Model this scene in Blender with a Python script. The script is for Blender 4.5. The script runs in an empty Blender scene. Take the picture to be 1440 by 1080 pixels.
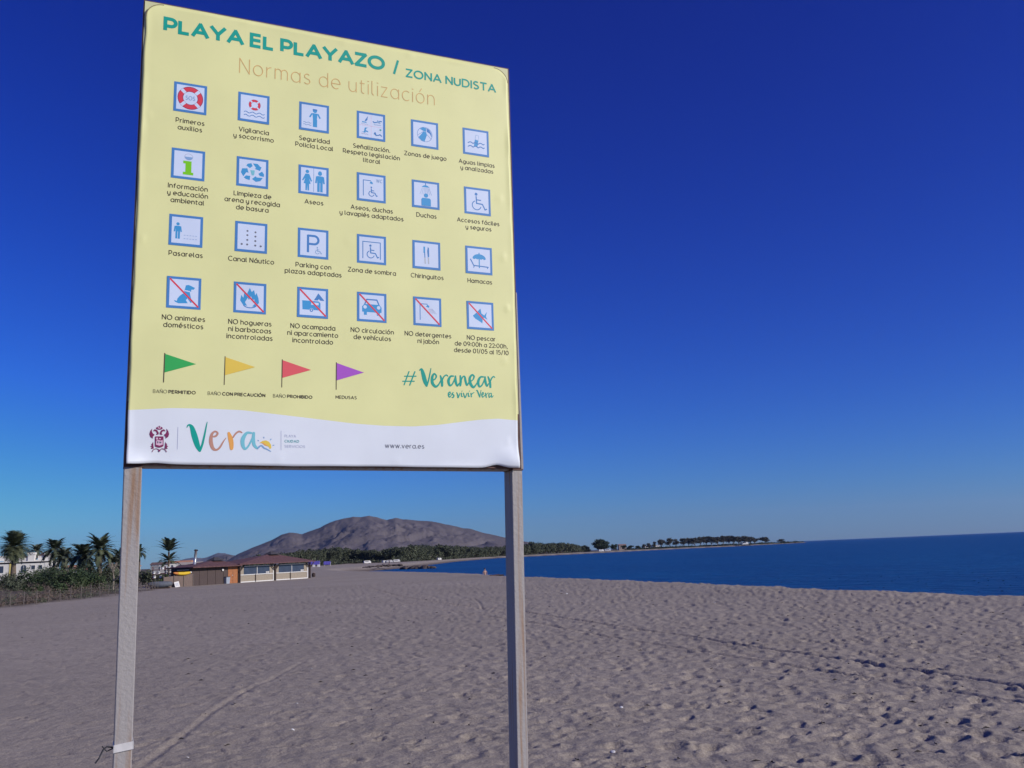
import bpy, bmesh, math, random
import numpy as np
from mathutils import Matrix, Vector, noise as mnoise

scene = bpy.context.scene
K = 1.3            # the layout below is written in units of 1.3 m; everything is scaled once at the end
rad = math.radians

# ------------------------------------------------------------------ camera
F = Vector((0.0, 0.98453722, 0.17517549)); Rt = Vector((0.99909141, 0.00746577, -0.04195978)); Up = Vector((0.04261879, -0.17501633, 0.98364268))
camd = bpy.data.cameras.new('camera'); cam = bpy.data.objects.new('camera', camd)
scene.collection.objects.link(cam)
mt = Matrix((Rt, Up, -F)).transposed().to_4x4(); mt.translation = Vector((0, 0, 1.6*K))
cam.matrix_world = mt
camd.sensor_width = 36; camd.lens = 1337.2/1440*36; camd.clip_end = 60000; camd.clip_start = 0.05
scene.camera = cam

# ------------------------------------------------------------------ world and sun
SUN_EL, SUN_AZ = rad(27), rad(112)     # azimuth clockwise from +Y (the view direction)
world = bpy.data.worlds.new('World'); scene.world = world; world.use_nodes = True
nt = world.node_tree; nt.nodes.clear()
sky = nt.nodes.new('ShaderNodeTexSky'); sky.sky_type = 'NISHITA'; sky.sun_disc = False
sky.sun_elevation = SUN_EL; sky.sun_rotation = SUN_AZ
sky.altitude = 0; sky.air_density = 1.0; sky.dust_density = 0.1; sky.ozone_density = 6.0
bg = nt.nodes.new('ShaderNodeBackground'); bg.inputs['Strength'].default_value = 0.08
out = nt.nodes.new('ShaderNodeOutputWorld')
sp = nt.nodes.new('ShaderNodeSeparateColor'); cb = nt.nodes.new('ShaderNodeCombineColor'); nt.links.new(sky.outputs[0], sp.inputs[0])
# the phone's strong contrast and saturation, as one tone curve per channel over the whole sky
for ch, (kk, pw, mx) in enumerate(((.070, 2.02, 6.0), (.138, 1.95, 7.0), (.84, 1.26, 9.0))):
    a_ = nt.nodes.new('ShaderNodeMath'); a_.operation = 'POWER'; a_.inputs[1].default_value = pw
    b_ = nt.nodes.new('ShaderNodeMath'); b_.operation = 'MULTIPLY'; b_.inputs[1].default_value = kk
    c_ = nt.nodes.new('ShaderNodeMath'); c_.operation = 'MINIMUM'; c_.inputs[1].default_value = mx
    nt.links.new(sp.outputs[ch], a_.inputs[0]); nt.links.new(a_.outputs[0], b_.inputs[0]); nt.links.new(b_.outputs[0], c_.inputs[0]); nt.links.new(c_.outputs[0], cb.inputs[ch])
nt.links.new(cb.outputs[0], bg.inputs[0]); nt.links.new(bg.outputs[0], out.inputs[0])
sl = bpy.data.lights.new('sun', 'SUN'); sl.energy = 3.9; sl.angle = rad(0.53); sl.color = (1.0, 0.945, 0.87)
so = bpy.data.objects.new('sun', sl); scene.collection.objects.link(so)
sv = Vector((math.sin(SUN_AZ)*math.cos(SUN_EL), math.cos(SUN_AZ)*math.cos(SUN_EL), math.sin(SUN_EL)))
so.rotation_euler = sv.to_track_quat('Z', 'Y').to_euler()
scene.view_settings.view_transform = 'Standard'; scene.view_settings.look = 'None'
scene.view_settings.exposure = 0.0; scene.view_settings.gamma = 1.0; scene.view_settings.use_curve_mapping = False
scene.render.engine = 'CYCLES'

# ------------------------------------------------------------------ helpers
COL = scene.collection
def link(o, parent=None):
    COL.objects.link(o)
    if parent is not None: o.parent = parent
    return o
def tag(o, label=None, cat=None, group=None, kind=None):
    if label: o['label'] = label
    if cat: o['category'] = cat
    if group: o['group'] = group
    if kind: o['kind'] = kind
    return o
def empty(name, loc, rz=0, parent=None):
    o = bpy.data.objects.new(name, None); o.empty_display_size = .2
    o.location = loc; o.rotation_euler = (0, 0, rz); return link(o, parent)
def mesh_obj(name, verts, faces, mats, parent=None, fmat=None, smooth=False, loc=None):
    me = bpy.data.meshes.new(name); me.from_pydata([tuple(v) for v in verts], [], faces); me.update()
    for m in (mats if isinstance(mats, (list, tuple)) else [mats]): me.materials.append(m)
    if fmat is not None: me.polygons.foreach_set('material_index', fmat)
    if smooth: me.polygons.foreach_set('use_smooth', [True]*len(me.polygons))
    o = bpy.data.objects.new(name, me)
    if loc is not None: o.location = loc
    return link(o, parent)
def copy_tree(o, parent=None):
    c = o.copy(); link(c, parent)
    for ch in list(o.children): copy_tree(ch, c)
    return c
class MB:
    """collects simple solids into one mesh"""
    def __init__(s): s.v = []; s.f = []; s.m = []
    def add(s, vs, fs, mi=0):
        n = len(s.v); s.v += [tuple(v) for v in vs]; s.f += [tuple(i+n for i in f) for f in fs]; s.m += [mi]*len(fs); return s
    def box(s, x0, x1, y0, y1, z0, z1, mi=0, M=None):
        vs = [Vector(p) for p in ((x0,y0,z0),(x1,y0,z0),(x1,y1,z0),(x0,y1,z0),(x0,y0,z1),(x1,y0,z1),(x1,y1,z1),(x0,y1,z1))]
        if M: vs = [M @ p for p in vs]
        return s.add(vs, [(0,3,2,1),(4,5,6,7),(0,1,5,4),(1,2,6,5),(2,3,7,6),(3,0,4,7)], mi)
    def tube(s, pts, rs, n=8, mi=0, cap=True):
        pts = [Vector(p) for p in pts]
        if not hasattr(rs, '__len__'): rs = [rs]*len(pts)
        vs = []; fs = []
        for i, p in enumerate(pts):
            d = (pts[min(i+1, len(pts)-1)] - pts[max(i-1, 0)]).normalized()
            a = d.cross(Vector((0, 0, 1)) if abs(d.z) < .9 else Vector((1, 0, 0))).normalized(); b = d.cross(a)
            for k in range(n):
                t = 2*math.pi*k/n; vs.append(p + (a*math.cos(t) + b*math.sin(t))*rs[i])
        for i in range(len(pts)-1):
            for k in range(n):
                fs.append((i*n+k, i*n+(k+1) % n, (i+1)*n+(k+1) % n, (i+1)*n+k))
        if cap: fs += [tuple(range(n)), tuple(range(len(vs)-1, len(vs)-n-1, -1))]
        return s.add(vs, fs, mi)
    def build(s, name, mats, parent=None, smooth=False, loc=None, bevel=0):
        o = mesh_obj(name, s.v, s.f, mats, parent, s.m, smooth, loc)
        if bevel:
            b = o.modifiers.new('bevel', 'BEVEL'); b.width = bevel; b.segments = 2; b.limit_method = 'ANGLE'
        return o

def mat(name, col, rough=.8, var=.12, scale=4, bump=0, bscale=40, metallic=0, spec=.5, second=None, stretch=None, cut=(.35, .65)):
    m = bpy.data.materials.new(name); m.use_nodes = True; t = m.node_tree; b = t.nodes['Principled BSDF']
    b.inputs['Roughness'].default_value = rough; b.inputs['Metallic'].default_value = metallic; b.inputs['Specular IOR Level'].default_value = spec
    tc = t.nodes.new('ShaderNodeTexCoord'); src = tc.outputs['Object']
    if stretch:
        mp = t.nodes.new('ShaderNodeMapping'); mp.inputs['Scale'].default_value = stretch; t.links.new(src, mp.inputs[0]); src = mp.outputs[0]
    n = t.nodes.new('ShaderNodeTexNoise'); n.inputs['Scale'].default_value = scale; n.inputs['Detail'].default_value = 6
    t.links.new(src, n.inputs['Vector'])
    r = t.nodes.new('ShaderNodeValToRGB'); r.color_ramp.elements[0].position = cut[0]; r.color_ramp.elements[1].position = cut[1]
    c2 = second if second else tuple(min(1, c*(1+var)) for c in col)
    c1 = col if second else tuple(c*(1-var) for c in col)
    r.color_ramp.elements[0].color = (*c1, 1); r.color_ramp.elements[1].color = (*c2, 1)
    t.links.new(n.outputs['Fac'], r.inputs[0]); t.links.new(r.outputs[0], b.inputs['Base Color'])
    if bump:
        n2 = t.nodes.new('ShaderNodeTexNoise'); n2.inputs['Scale'].default_value = bscale; n2.inputs['Detail'].default_value = 5
        t.links.new(tc.outputs['Object'], n2.inputs['Vector'])
        bp = t.nodes.new('ShaderNodeBump'); bp.inputs['Strength'].default_value = bump; bp.inputs['Distance'].default_value = .01
        t.links.new(n2.outputs['Fac'], bp.inputs['Height']); t.links.new(bp.outputs[0], b.inputs['Normal'])
    return m
def srgb(r, g, b, k=1.0):
    f = lambda c: ((c/255+.055)/1.055)**2.4 if c > 10 else c/255/12.92
    return (min(1, f(r)*k), min(1, f(g)*k), min(1, f(b)*k))

# ------------------------------------------------------------------ ground, sea
rs = np.random.RandomState(7)
SHORE = [(60,-300),(30,-40),(20,0),(14.6,16),(12.3,23.9),(10.9,27.8),(9.0,33.7),(5.7,46.8),(.4,65.8),(-1.4,71.9),(-7,92.6),(-14,114.8),
         (-24,140),(-34,172),(-40,205),(-36,235),(-34,301),(-33,426),(-17,625),(-3,640),(50,732),(128,900),(222,1010),(372,1316),
         (420,1420),(380,1600),(200,2500),(-200,5000),(-3000,16500),(-20000,16500),(-20000,-16500),(500,-16500)]
SCRUB = [(-30,-60),(-27,20),(-25.7,44),(-25.9,50),(-26.3,61),(-27.2,70),(-28.6,75.5),(-34,80),(-37,92),(-42,110),(-48,150),(-70,250),(-84,330),(-80,420),(-60,400),
         (-47,520),(-38,640),(-10,690),(48,770),(122,925),(214,1040),(345,1318),(360,1350),(200,2200),(-400,5000),(-3000,16500),(-20000,16500),(-20000,-16500),(-500,-16500)]
def poly_sd(x, y, poly):
    """signed distance: negative inside"""
    P = np.array(poly, float); Q = np.roll(P, -1, 0); d = np.full(x.shape, 1e18); inside = np.zeros(x.shape, bool)
    for (ax, ay), (bx, by) in zip(P, Q):
        ex, ey = bx-ax, by-ay; t = np.clip(((x-ax)*ex+(y-ay)*ey)/(ex*ex+ey*ey), 0, 1)
        d = np.minimum(d, (x-ax-t*ex)**2+(y-ay-t*ey)**2)
        if ay != by:
            c = ((ay > y) != (by > y)) & (x < (bx-ax)*(y-ay)/(by-ay)+ax); inside ^= c
    d = np.sqrt(d); return np.where(inside, -d, d)

# relief raster for the near sand: footprints, wheel tracks, wind ripple
X0, Y0, RES = -48.0, 2.0, 0.04; NX, NY = 2300, 1650
def fftnoise(n0, n1, lo, hi, seed):
    r = np.random.RandomState(seed); w = np.fft.rfft2(r.randn(n0, n1))
    fy = np.fft.fftfreq(n0, RES)[:, None]; fx = np.fft.rfftfreq(n1, RES)[None, :]; f = np.sqrt(fx*fx+fy*fy)+1e-9
    a = np.where((f > 1/hi) & (f < 1/lo), 1/f**1.1, 0); a[0, 0] = 0
    z = np.fft.irfft2(w*a, s=(n0, n1)); return z/z.std()
relief = np.zeros((NY, NX))
yy, xx = np.mgrid[0:NY, 0:NX]; wx = X0+xx*RES; wy = Y0+yy*RES
ang = wx/np.maximum(wy, .1)
rough = np.clip(.35+(ang+.42)*1.6, .22, 1.0)        # smoother sand towards the dunes, trampled towards the sea
relief += fftnoise(NY, NX,   .25, 1.6, 3)*.005*rough
relief += fftnoise(NY, NX, .12, .3, 4)*.0042*rough
n_p = 0
pr = random.Random(11)
pits = np.zeros((NY, NX))
for i in range(62000):
    py_ = 2.5+62*math.sqrt(pr.random()); 
    px_ = pr.uniform(-.75, .75)*py_
    a_ = px_/py_
    if pr.random() > .28+.9*min(1, max(0, (a_+.42)*1.3)): continue
    L = pr.uniform(.055, .13); W = L*pr.uniform(.36, .7); dep = pr.uniform(.008, .037)*(.45+.6*min(1, max(0, a_+.6))); th = pr.gauss(.15, .6)
    ci = int((px_-X0)/RES); cj = int((py_-Y0)/RES); q = int(L*2.2/RES)+1
    if ci-q < 0 or ci+q >= NX or cj-q < 0 or cj+q >= NY: continue
    sy, sx = np.mgrid[-q:q+1, -q:q+1]*RES
    u_ = (sx*math.cos(th)+sy*math.sin(th))/L; v_ = (-sx*math.sin(th)+sy*math.cos(th))/W; r2 = u_*u_+v_*v_
    k = -dep*np.exp(-(r2**1.5)*1.1)+dep*.42*np.exp(-((np.sqrt(r2)-1.45)**2)*7)*(1+.5*np.sign(u_))
    pits[cj-q:cj+q+1, ci-q:ci+q+1] += k
relief += np.clip(pits, -.030, .024)
def track(pts, w, dep, flat=0, lugs=False):
    global relief
    P = [Vector((a, b)) for a, b in pts]
    for a, b in zip(P, P[1:]):
        n = max(2, int((b-a).length/.05))
        d = (b-a).normalized()
        for k in range(n):
            c = a+(b-a)*(k/n); q = int(w*3/RES)+1; ci = int((c.x-X0)/RES); cj = int((c.y-Y0)/RES)
            if ci-q < 0 or ci+q >= NX or cj-q < 0 or cj+q >= NY: continue
            sy, sx = np.mgrid[-q:q+1, -q:q+1]*RES
            sx = sx+X0+ci*RES-c.x; sy = sy+Y0+cj*RES-c.y
            t = sx*d.x+sy*d.y; s_ = -sx*d.y+sy*d.x; near = np.exp(-(t/.045)**2)
            sl_ = (slice(cj-q, cj+q+1), slice(ci-q, ci+q+1))
            if flat: relief[sl_] *= 1-flat*near*.6*np.exp(-(s_/w)**4)
            relief[sl_] += near*(-dep*np.exp(-(s_/(w*.5))**2)+dep*.5*np.exp(-((np.abs(s_)-w*1.1)/(w*.4))**2))*.62
def gp(px, py, z=0.0):
    d = F+Rt*((px-720)/1337.2)+Up*((540-py)/1337.2); t = (z-1.6)/d.z; return (d.x*t, d.y*t)
tA = [gp(*q) for q in ((460,817),(512,825),(553,836),(587,843),(628,849),(680,855),(739,861),(803,871),(850,878),(914,888),(955,893),(997,900),(1050,909),(1200,930),(1440,967),(1600,992))]
tB = [gp(*q) for q in ((560,846),(640,860),(739,874),(803,885),(855,896),(928,907),(1011,921),(1060,928),(1240,957),(1440,990),(1600,1018))]
track(tA, .10, .0, flat=.22); track(tB, .08, .0, flat=.18); track(tA, .085, .046); track(tB, .07, .030)
track([gp(*q) for q in ((667,842),(674,847),(679,857))], .07, .03)
tC = [gp(*q) for q in ((150,1120),(197,1079),(244,1043),(300,1002),(342,971),(378,957),(430,930))]
track([(a+.03*math.sin(b*5), b) for a, b in tC], .07, .014)
track([(a-.2, b+.1) for a, b in tC], .26, .0, flat=.07)
def samp(x, y):
    i = (x-X0)/RES; j = (y-Y0)/RES; ok = (i > 1) & (i < NX-3) & (j > 1) & (j < NY-3)
    i = np.clip(i, 1, NX-3); j = np.clip(j, 1, NY-3); a = i.astype(int); b = j.astype(int); fa = i-a; fb = j-b
    z = (relief[b, a]*(1-fa)+relief[b, a+1]*fa)*(1-fb)+(relief[b+1, a]*(1-fa)+relief[b+1, a+1]*fa)*fb
    e = np.clip(np.minimum.reduce([i, NX-i, j, NY-j])*RES/4, 0, 1)
    return np.where(ok, z*e, 0)
r1 = 1540.0/np.arange(1540/3.6, 1540/62., -.62); r2 = [62.]
while r2[-1] < 16000: r2.append(r2[-1]*1.028)
r0 = [.15, .4, .8, 1.3, 1.9, 2.5, 3.0]
RR = np.concatenate([r0, r1, r2[0:]])
AA = np.radians(np.concatenate([np.linspace(-180, -38.5, 42), np.linspace(-37.5, 37.5, 900), np.linspace(38.5, 176.5, 42)]))
ra, aa = np.meshgrid(RR, AA, indexing='ij'); gx = ra*np.sin(aa); gy = ra*np.cos(aa)
near = poly_sd(gx, gy, SHORE)
wob = .5*np.sin(gx*.7+gy*.31)+.35*np.sin(gy*.9-gx*.2)+.3*np.sin(gy*2.3)
near = near+wob*.5
sc = poly_sd(gx, gy, SCRUB)+.5*np.sin(gy*1.1)+.35*np.sin(gy*2.9+gx)
gz = np.where(near > 0, -np.minimum(near*.21, 3.2), 0.0)
gz += .07*np.exp(-((near+1.2)/1.4)**2)                         # the low berm crest
gz += samp(gx, gy)*np.clip(1-near*.8, .1, 1)
gz += np.where((sc < 0) & (ra > 30), np.minimum(-sc*.05, .35), 0)
nr, na = gx.shape; idx = np.arange(nr*na).reshape(nr, na)
nx_ = np.roll(idx, -1, 1)
quads = np.stack([idx[:-1], nx_[:-1], nx_[1:], idx[1:]], -1).reshape(-1, 4)[:, ::-1]
me = bpy.data.meshes.new('sand'); co = np.stack([gx, gy, gz], -1).reshape(-1, 3).astype(np.float32)
me.vertices.add(len(co)); me.vertices.foreach_set('co', co.ravel())
me.loops.add(quads.size); me.loops.foreach_set('vertex_index', quads.ravel().astype(np.int32))
me.polygons.add(len(quads)); me.polygons.foreach_set('loop_start', np.arange(0, quads.size, 4, dtype=np.int32)); me.polygons.foreach_set('loop_total', np.full(len(quads), 4, np.int32))
me.update(); me.validate()
me.polygons.foreach_set('use_smooth', np.ones(len(quads), bool))
at_ = me.attributes.new('scrub', 'FLOAT', 'POINT'); at_.data.foreach_set('value', np.clip(.5-sc.ravel()*.8, 0, 1).astype(np.float32))
at_ = me.attributes.new('wet', 'FLOAT', 'POINT'); at_.data.foreach_set('value', np.clip((near.ravel()-1.5)/2.5, 0, 1).astype(np.float32))

def sand_material():
    m = bpy.data.materials.new('beach_sand'); m.use_nodes = True; t = m.node_tree; b = t.nodes['Principled BSDF']
    N = t.nodes.new; Lk = t.links.new
    tc = N('ShaderNodeTexCoord')
    def noise(s, d=6, r=.6):
        n = N('ShaderNodeTexNoise'); n.inputs['Scale'].default_value = s; n.inputs['Detail'].default_value = d; n.inputs['Roughness'].default_value = r
        Lk(tc.outputs['Object'], n.inputs['Vector']); return n
    def ramp(src, p0, c0, p1, c1):
        r = N('ShaderNodeValToRGB'); r.color_ramp.elements[0].position = p0; r.color_ramp.elements[0].color = (*c0, 1)
        r.color_ramp.elements[1].position = p1; r.color_ramp.elements[1].color = (*c1, 1); Lk(src, r.inputs[0]); return r
    def mix(fac, a, bb, typ='MIX'):
        x = N('ShaderNodeMix'); x.data_type = 'RGBA'; x.blend_type = typ
        if hasattr(fac, 'is_output'): Lk(fac, x.inputs['Factor'])
        else: x.inputs['Factor'].default_value = fac
        for s_, i in ((a, 'A'), (bb, 'B')):
            sk = [q for q in x.inputs if q.name == i and q.type == 'RGBA'][0]
            if hasattr(s_, 'is_output'): Lk(s_, sk)
            else: sk.default_value = (*s_, 1)
        return [q for q in x.outputs if q.type == 'RGBA'][0]
    big = ramp(noise(.12, 4).outputs['Fac'], .3, SAND1, .7, SAND2)
    mid = ramp(noise(2.2, 6).outputs['Fac'], .3, (.86, .86, .87), .7, (1.1, 1.09, 1.07))
    fin = ramp(noise(55, 4, .8).outputs['Fac'], .34, (.66, .65, .66), .66, (1.27, 1.26, 1.24))
    c = mix(1, big.outputs[0], mid.outputs[0], 'MULTIPLY'); c = mix(1, c, fin.outputs[0], 'MULTIPLY')
    vo = N('ShaderNodeTexVoronoi'); vo.inputs['Scale'].default_value = 9; Lk(tc.outputs['Object'], vo.inputs['Vector'])
    speck = ramp(vo.outputs['Distance'], .05, (1, 1, 1), .09, (0, 0, 0))
    sp2 = ramp(noise(3.1, 2).outputs['Fac'], .58, (0, 0, 0), .62, (1, 1, 1))
    fm = N('ShaderNodeMath'); fm.operation = 'MULTIPLY'; Lk(speck.outputs[0], fm.inputs[0]); Lk(sp2.outputs[0], fm.inputs[1])
    c = mix(fm.outputs[0], c, (.07, .06, .055))
    av = N('ShaderNodeAttribute'); av.attribute_name = 'scrub'
    veg = ramp(noise(.9, 7).outputs['Fac'], .35, (.075, .062, .045), .65, (.17, .135, .10))
    c = mix(av.outputs['Fac'], c, veg.outputs[0])
    aw = N('ShaderNodeAttribute'); aw.attribute_name = 'wet'
    c = mix(aw.outputs['Fac'], c, (.13, .10, .08))
    Lk(c, b.inputs['Base Color']); b.inputs['Roughness'].default_value = .95; b.inputs['Specular IOR Level'].default_value = .15
    h1 = noise(7, 8, .62); bp = N('ShaderNodeBump'); bp.inputs['Strength'].default_value = .75; bp.inputs['Distance'].default_value = .06; Lk(h1.outputs['Fac'], bp.inputs['Height'])
    h2 = noise(45, 5, .7); bp2 = N('ShaderNodeBump'); bp2.inputs['Strength'].default_value = .6; bp2.inputs['Distance'].default_value = .012
    Lk(h2.outputs['Fac'], bp2.inputs['Height']); Lk(bp.outputs[0], bp2.inputs['Normal']); Lk(bp2.outputs[0], b.inputs['Normal'])
    return m
SAND1 = (.318, .275, .226); SAND2 = (.372, .322, .268)
me.materials.append(sand_material())
o = bpy.data.objects.new('sand', me); link(o); tag(o, 'greyish beach sand with footprints and wheel tracks', kind='structure')

def sea_material():
    m = bpy.data.materials.new('sea_water'); m.use_nodes = True; t = m.node_tree; b = t.nodes['Principled BSDF']; N = t.nodes.new; Lk = t.links.new
    tc = N('ShaderNodeTexCoord')
    n0 = N('ShaderNodeTexNoise'); n0.inputs['Scale'].default_value = .03; n0.inputs['Detail'].default_value = 8; Lk(tc.outputs['Object'], n0.inputs['Vector'])
    r = N('ShaderNodeValToRGB'); r.color_ramp.elements[0].position = .35; r.color_ramp.elements[1].position = .65
    r.color_ramp.elements[0].color = (.002, .056, .168, 1); r.color_ramp.elements[1].color = (.004, .078, .208, 1)
    Lk(n0.outputs['Fac'], r.inputs[0]); Lk(r.outputs[0], b.inputs['Base Color'])
    b.inputs['Roughness'].default_value = .35; b.inputs['IOR'].default_value = 1.33; b.inputs['Specular IOR Level'].default_value = .3
    mp = N('ShaderNodeMapping'); mp.inputs['Scale'].default_value = (1, 1.8, 1); mp.inputs['Rotation'].default_value = (0, 0, .5); Lk(tc.outputs['Object'], mp.inputs[0])
    prev = None
    for s_, d_, st in ((.35, .5, .8), (1.6, .16, .8), (7, .03, .8)):
        n = N('ShaderNodeTexNoise'); n.inputs['Scale'].default_value = s_; n.inputs['Detail'].default_value = 4; Lk(mp.outputs[0], n.inputs['Vector'])
        bp = N('ShaderNodeBump'); bp.inputs['Strength'].default_value = st; bp.inputs['Distance'].default_value = d_*2.2; Lk(n.outputs['Fac'], bp.inputs['Height'])
        if prev: Lk(prev.outputs[0], bp.inputs['Normal'])
        prev = bp
    Lk(prev.outputs[0], b.inputs['Normal'])
    return m
vs = [(0, 0, -1.0)]; fs = []
for R_ in (40, 200, 1000, 4000, 15800):
    vs += [(R_*math.cos(2*math.pi*k/72), R_*math.sin(2*math.pi*k/72), -1.0) for k in range(72)]
for k in range(72): fs.append((0, 1+k, 1+(k+1) % 72))
for q in range(4):
    for k in range(72): fs.append((1+q*72+k, 1+(q+1)*72+k, 1+(q+1)*72+(k+1) % 72, 1+q*72+(k+1) % 72))
o = mesh_obj('sea', vs, fs, sea_material()); tag(o, 'deep blue calm sea reaching the horizon', kind='structure')

# ------------------------------------------------------------------ mountains
def at(px, py, Y):
    d = F+Rt*((px-720)/1337.2)+Up*((540-py)/1337.2); t = Y/d.y; return Vector((d.x*t, Y, 1.6+d.z*t))
def mountain(name, prof, Yc, depth, m, label, seed, amp, nx=340, ny=120, front=1.0):
    pts = [at(px, py, Yc) for px, py in prof]; X = [p.x for p in pts]; Z = [p.z for p in pts]
    vs = []; fs = []
    for j in range(ny):
        v = -1+2*j/(ny-1)
        for i in range(nx):
            x = X[0]+(X[-1]-X[0])*i/(nx-1)
            h = np.interp(x, X, Z)
            yy_ = Yc+v*depth*(front if v < 0 else .6)
            xs = x*(yy_/Yc)
            # ridged relief running down the slope
            p = Vector((xs/depth*3.2+seed, v*1.3, seed*1.7))
            w = Vector((mnoise.fractal(p*1.3, .8, 2, 4), mnoise.fractal(p*1.3+Vector((5, 2, 1)), .8, 2, 4), 0))
            rg = 1-abs(mnoise.fractal(Vector((p.x*1.6, p.y*.9, p.z))+w*.7, .7, 2.1, 6))*1.9
            fall = max(0, 1-abs(v)**1.0)
            env = fall*(1+min(.06, (rg-.95)*amp*min(1, abs(v)*2.5)*(1-abs(v)*.4)))
            vs.append((xs, yy_, h*env+mnoise.fractal(p*9, .6, 2, 5)*h*.010-2))
    for j in range(ny-1):
        for i in range(nx-1):
            a = j*nx+i; fs.append((a, a+1, a+nx+1, a+nx))
    o = mesh_obj(name, vs, fs, m, smooth=True); tag(o, label, kind='structure'); return o
def rock_mat(name, a, b, s):
    m = mat(name, a, .95, scale=s, second=b, spec=.1, cut=(.38, .62)); t = m.node_tree
    n = t.nodes.new('ShaderNodeTexNoise'); n.inputs['Scale'].default_value = s*9; n.inputs['Detail'].default_value = 8
    tc = [x for x in t.nodes if x.type == 'TEX_COORD'][0]; t.links.new(tc.outputs['Object'], n.inputs['Vector'])
    bp = t.nodes.new('ShaderNodeBump'); bp.inputs['Strength'].default_value = 1; bp.inputs['Distance'].default_value = 5
    t.links.new(n.outputs['Fac'], bp.inputs['Height']); t.links.new(bp.outputs[0], t.nodes['Principled BSDF'].inputs['Normal']); return m
mrock = rock_mat('mountain_rock', (.115, .098, .100), (.150, .128, .128), .004)
mountain('mountain', [(180,806),(250,800),(290,795),(316,789.5),(334,778.5),(352,770.5),(381,759),(396,750.5),(407,747.8),(416,748.3),(425,750),(438,745),(450,741),(464,733.5),(480,728.5),(497,724.8),(506,725.6),(519,723.8),(530,726),(544,730.3),(550,728.5),(557,727),(566,729),(585,731),(596,731.4),(607,732),(627,736.3),(640,739),(652,742),(662,742.6),(680,748.5),(709,754.5),(740,761),(755,764),(790,772),(850,777)],
         3600, 1500, mrock, 'bare purple brown mountain with gullied slopes behind the trees', 2.3, .34)
mountain('far_hill', [(276,796),(286,791),(294,787),(300,783),(305,781.5),(312,780),(320,777.8),(327,779.5),(336,781),(350,786),(380,794)], 4600, 700,
         mrock, 'small brown hill left of the big mountain', 5.1, .5, 120, 40)
mountain('distant_hills', [(150,806),(220,799),(245,789.5),(262,785),(271,783.2),(284,784),(291,783),(298,779.5),(307,776.6),(316,777.4),(330,781),(400,790),(470,792)], 8500, 1500,
         rock_mat('distant_rock', (.11, .10, .11), (.15, .14, .15), .003), 'low bluish hills far off on the left', 9.4, .4, 160, 40)
mountain('coastal_hill', [(690,776),(715,765),(730,761),(742,760.5),(752,762.5),(765,765),(790,772),(820,777)], 2900, 500,
         mrock, 'low brown hill just right of the right post', 3.9, .4, 100, 40)
# ------------------------------------------------------------------ the information sign
SH = 2.368                      # sheet height (width 2.0)
YAW, LEAN = .41263692, .01280918
su = Vector((math.cos(YAW)*math.cos(LEAN), math.sin(YAW)*math.cos(LEAN), -math.sin(LEAN)))
sv_ = Vector((math.cos(YAW)*math.sin(LEAN), math.sin(YAW)*math.sin(LEAN), math.cos(LEAN)))
sn = sv_.cross(su)
BL = Vector((-1.81144, 4.41642, 2.08388))
sign = bpy.data.objects.new('information_sign', None); link(sign)
ZB = 2.09
sm = Matrix((su, sn, sv_)).transposed().to_4x4(); sm.translation = BL-sv_*ZB
sign.location = sm.to_translation(); sign.rotation_euler = sm.to_euler()
tag(sign, 'large yellow beach rules board on two rusty steel posts in the foreground', 'sign')

def edge_noise(t, s): return mnoise.noise(Vector((t*3.1+s*7.7, s*3.3, .5)))*.6+mnoise.noise(Vector((t*9+s*5, s*1.3, 2.5)))*.3
def dz(u, v):
    """how far the sheet stands off the board"""
    d = .0
    eu = min(u, 2-u); ev = min(v, SH-v)
    d += max(0, edge_noise(v, 1 if u < 1 else 2)+.15)*.010*max(0, 1-eu/.03)**1.3
    d += max(0, edge_noise(u, 3 if v < 1 else 4)+.1)*.007*max(0, 1-ev/.035)**1.3
    d += .026*math.exp(-((u-.0)/.08)**2-((v-.0)/.045)**2)+.026*math.exp(-((u-1.98)/.10)**2-((v-.03)/.06)**2)
    d += .010*math.exp(-((u-0)/.08)**2-((v-SH)/.10)**2)
    q = (u-1.88)*.8-(v-.10); d += .0035*math.exp(-(q/.008)**2)*(1 if u > 1.86 and v < .16 else 0)
    for (a, b) in ((1.02, 2.345), (.50, 2.35), (1.4, 2.345), (1.93, 1.55), (1.955, .9), (1.94, 1.2), (1.05, 1.20), (.03, 1.1), (.035, 1.75), (1.93, .60), (.7, .03), (1.3, .03)):
        d += .004*math.exp(-((u-a)/.013)**2-((v-b)/.011)**2)
    d += .0030*mnoise.noise(Vector((u*1.7, v*1.9, 4)))+.0005*mnoise.noise(Vector((u*6, v*5, 8)))
    return d
def wav(u): return float(np.interp(u, [0, .186, .35, .516, .795, 1.086, 1.24, 1.391, 1.53, 1.672, 1.78, 1.88, 2.0], [.255, .271, .2735, .272, .247, .220, .2135, .214, .226, .247, .262, .270, .264]))
def shx(u, v):      # irregular sheet outline
    if u < .15: return u+(edge_noise(v*1.2, 11)*.008-.003+.006*math.exp(-((v-2.2)/.06)**2))*(1-u/.15)
    if u > 1.85: return u+(edge_noise(v*1.3, 12)*.007-.008*max(0, 1-v/.7))*(u-1.85)/.15
    return u
us = list(np.linspace(0, .06, 7))+list(np.linspace(.075, 1.925, 90))+list(np.linspace(1.94, 2.0, 7))
Rc = .085
def vtop(u):
    e = min(u, 2-u)
    return SH-.004+edge_noise(u, 21)*.004-(Rc-math.sqrt(max(0, Rc*Rc-(Rc-e)**2)) if e < Rc else 0)
def vbot(u): return edge_noise(u, 22)*.004+.016*math.exp(-((u-1.86)/.05)**2)+.006*math.exp(-((u-.12)/.06)**2)
vs = []; fs = []; fm = []
nb, ntp = 14, 110
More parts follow.
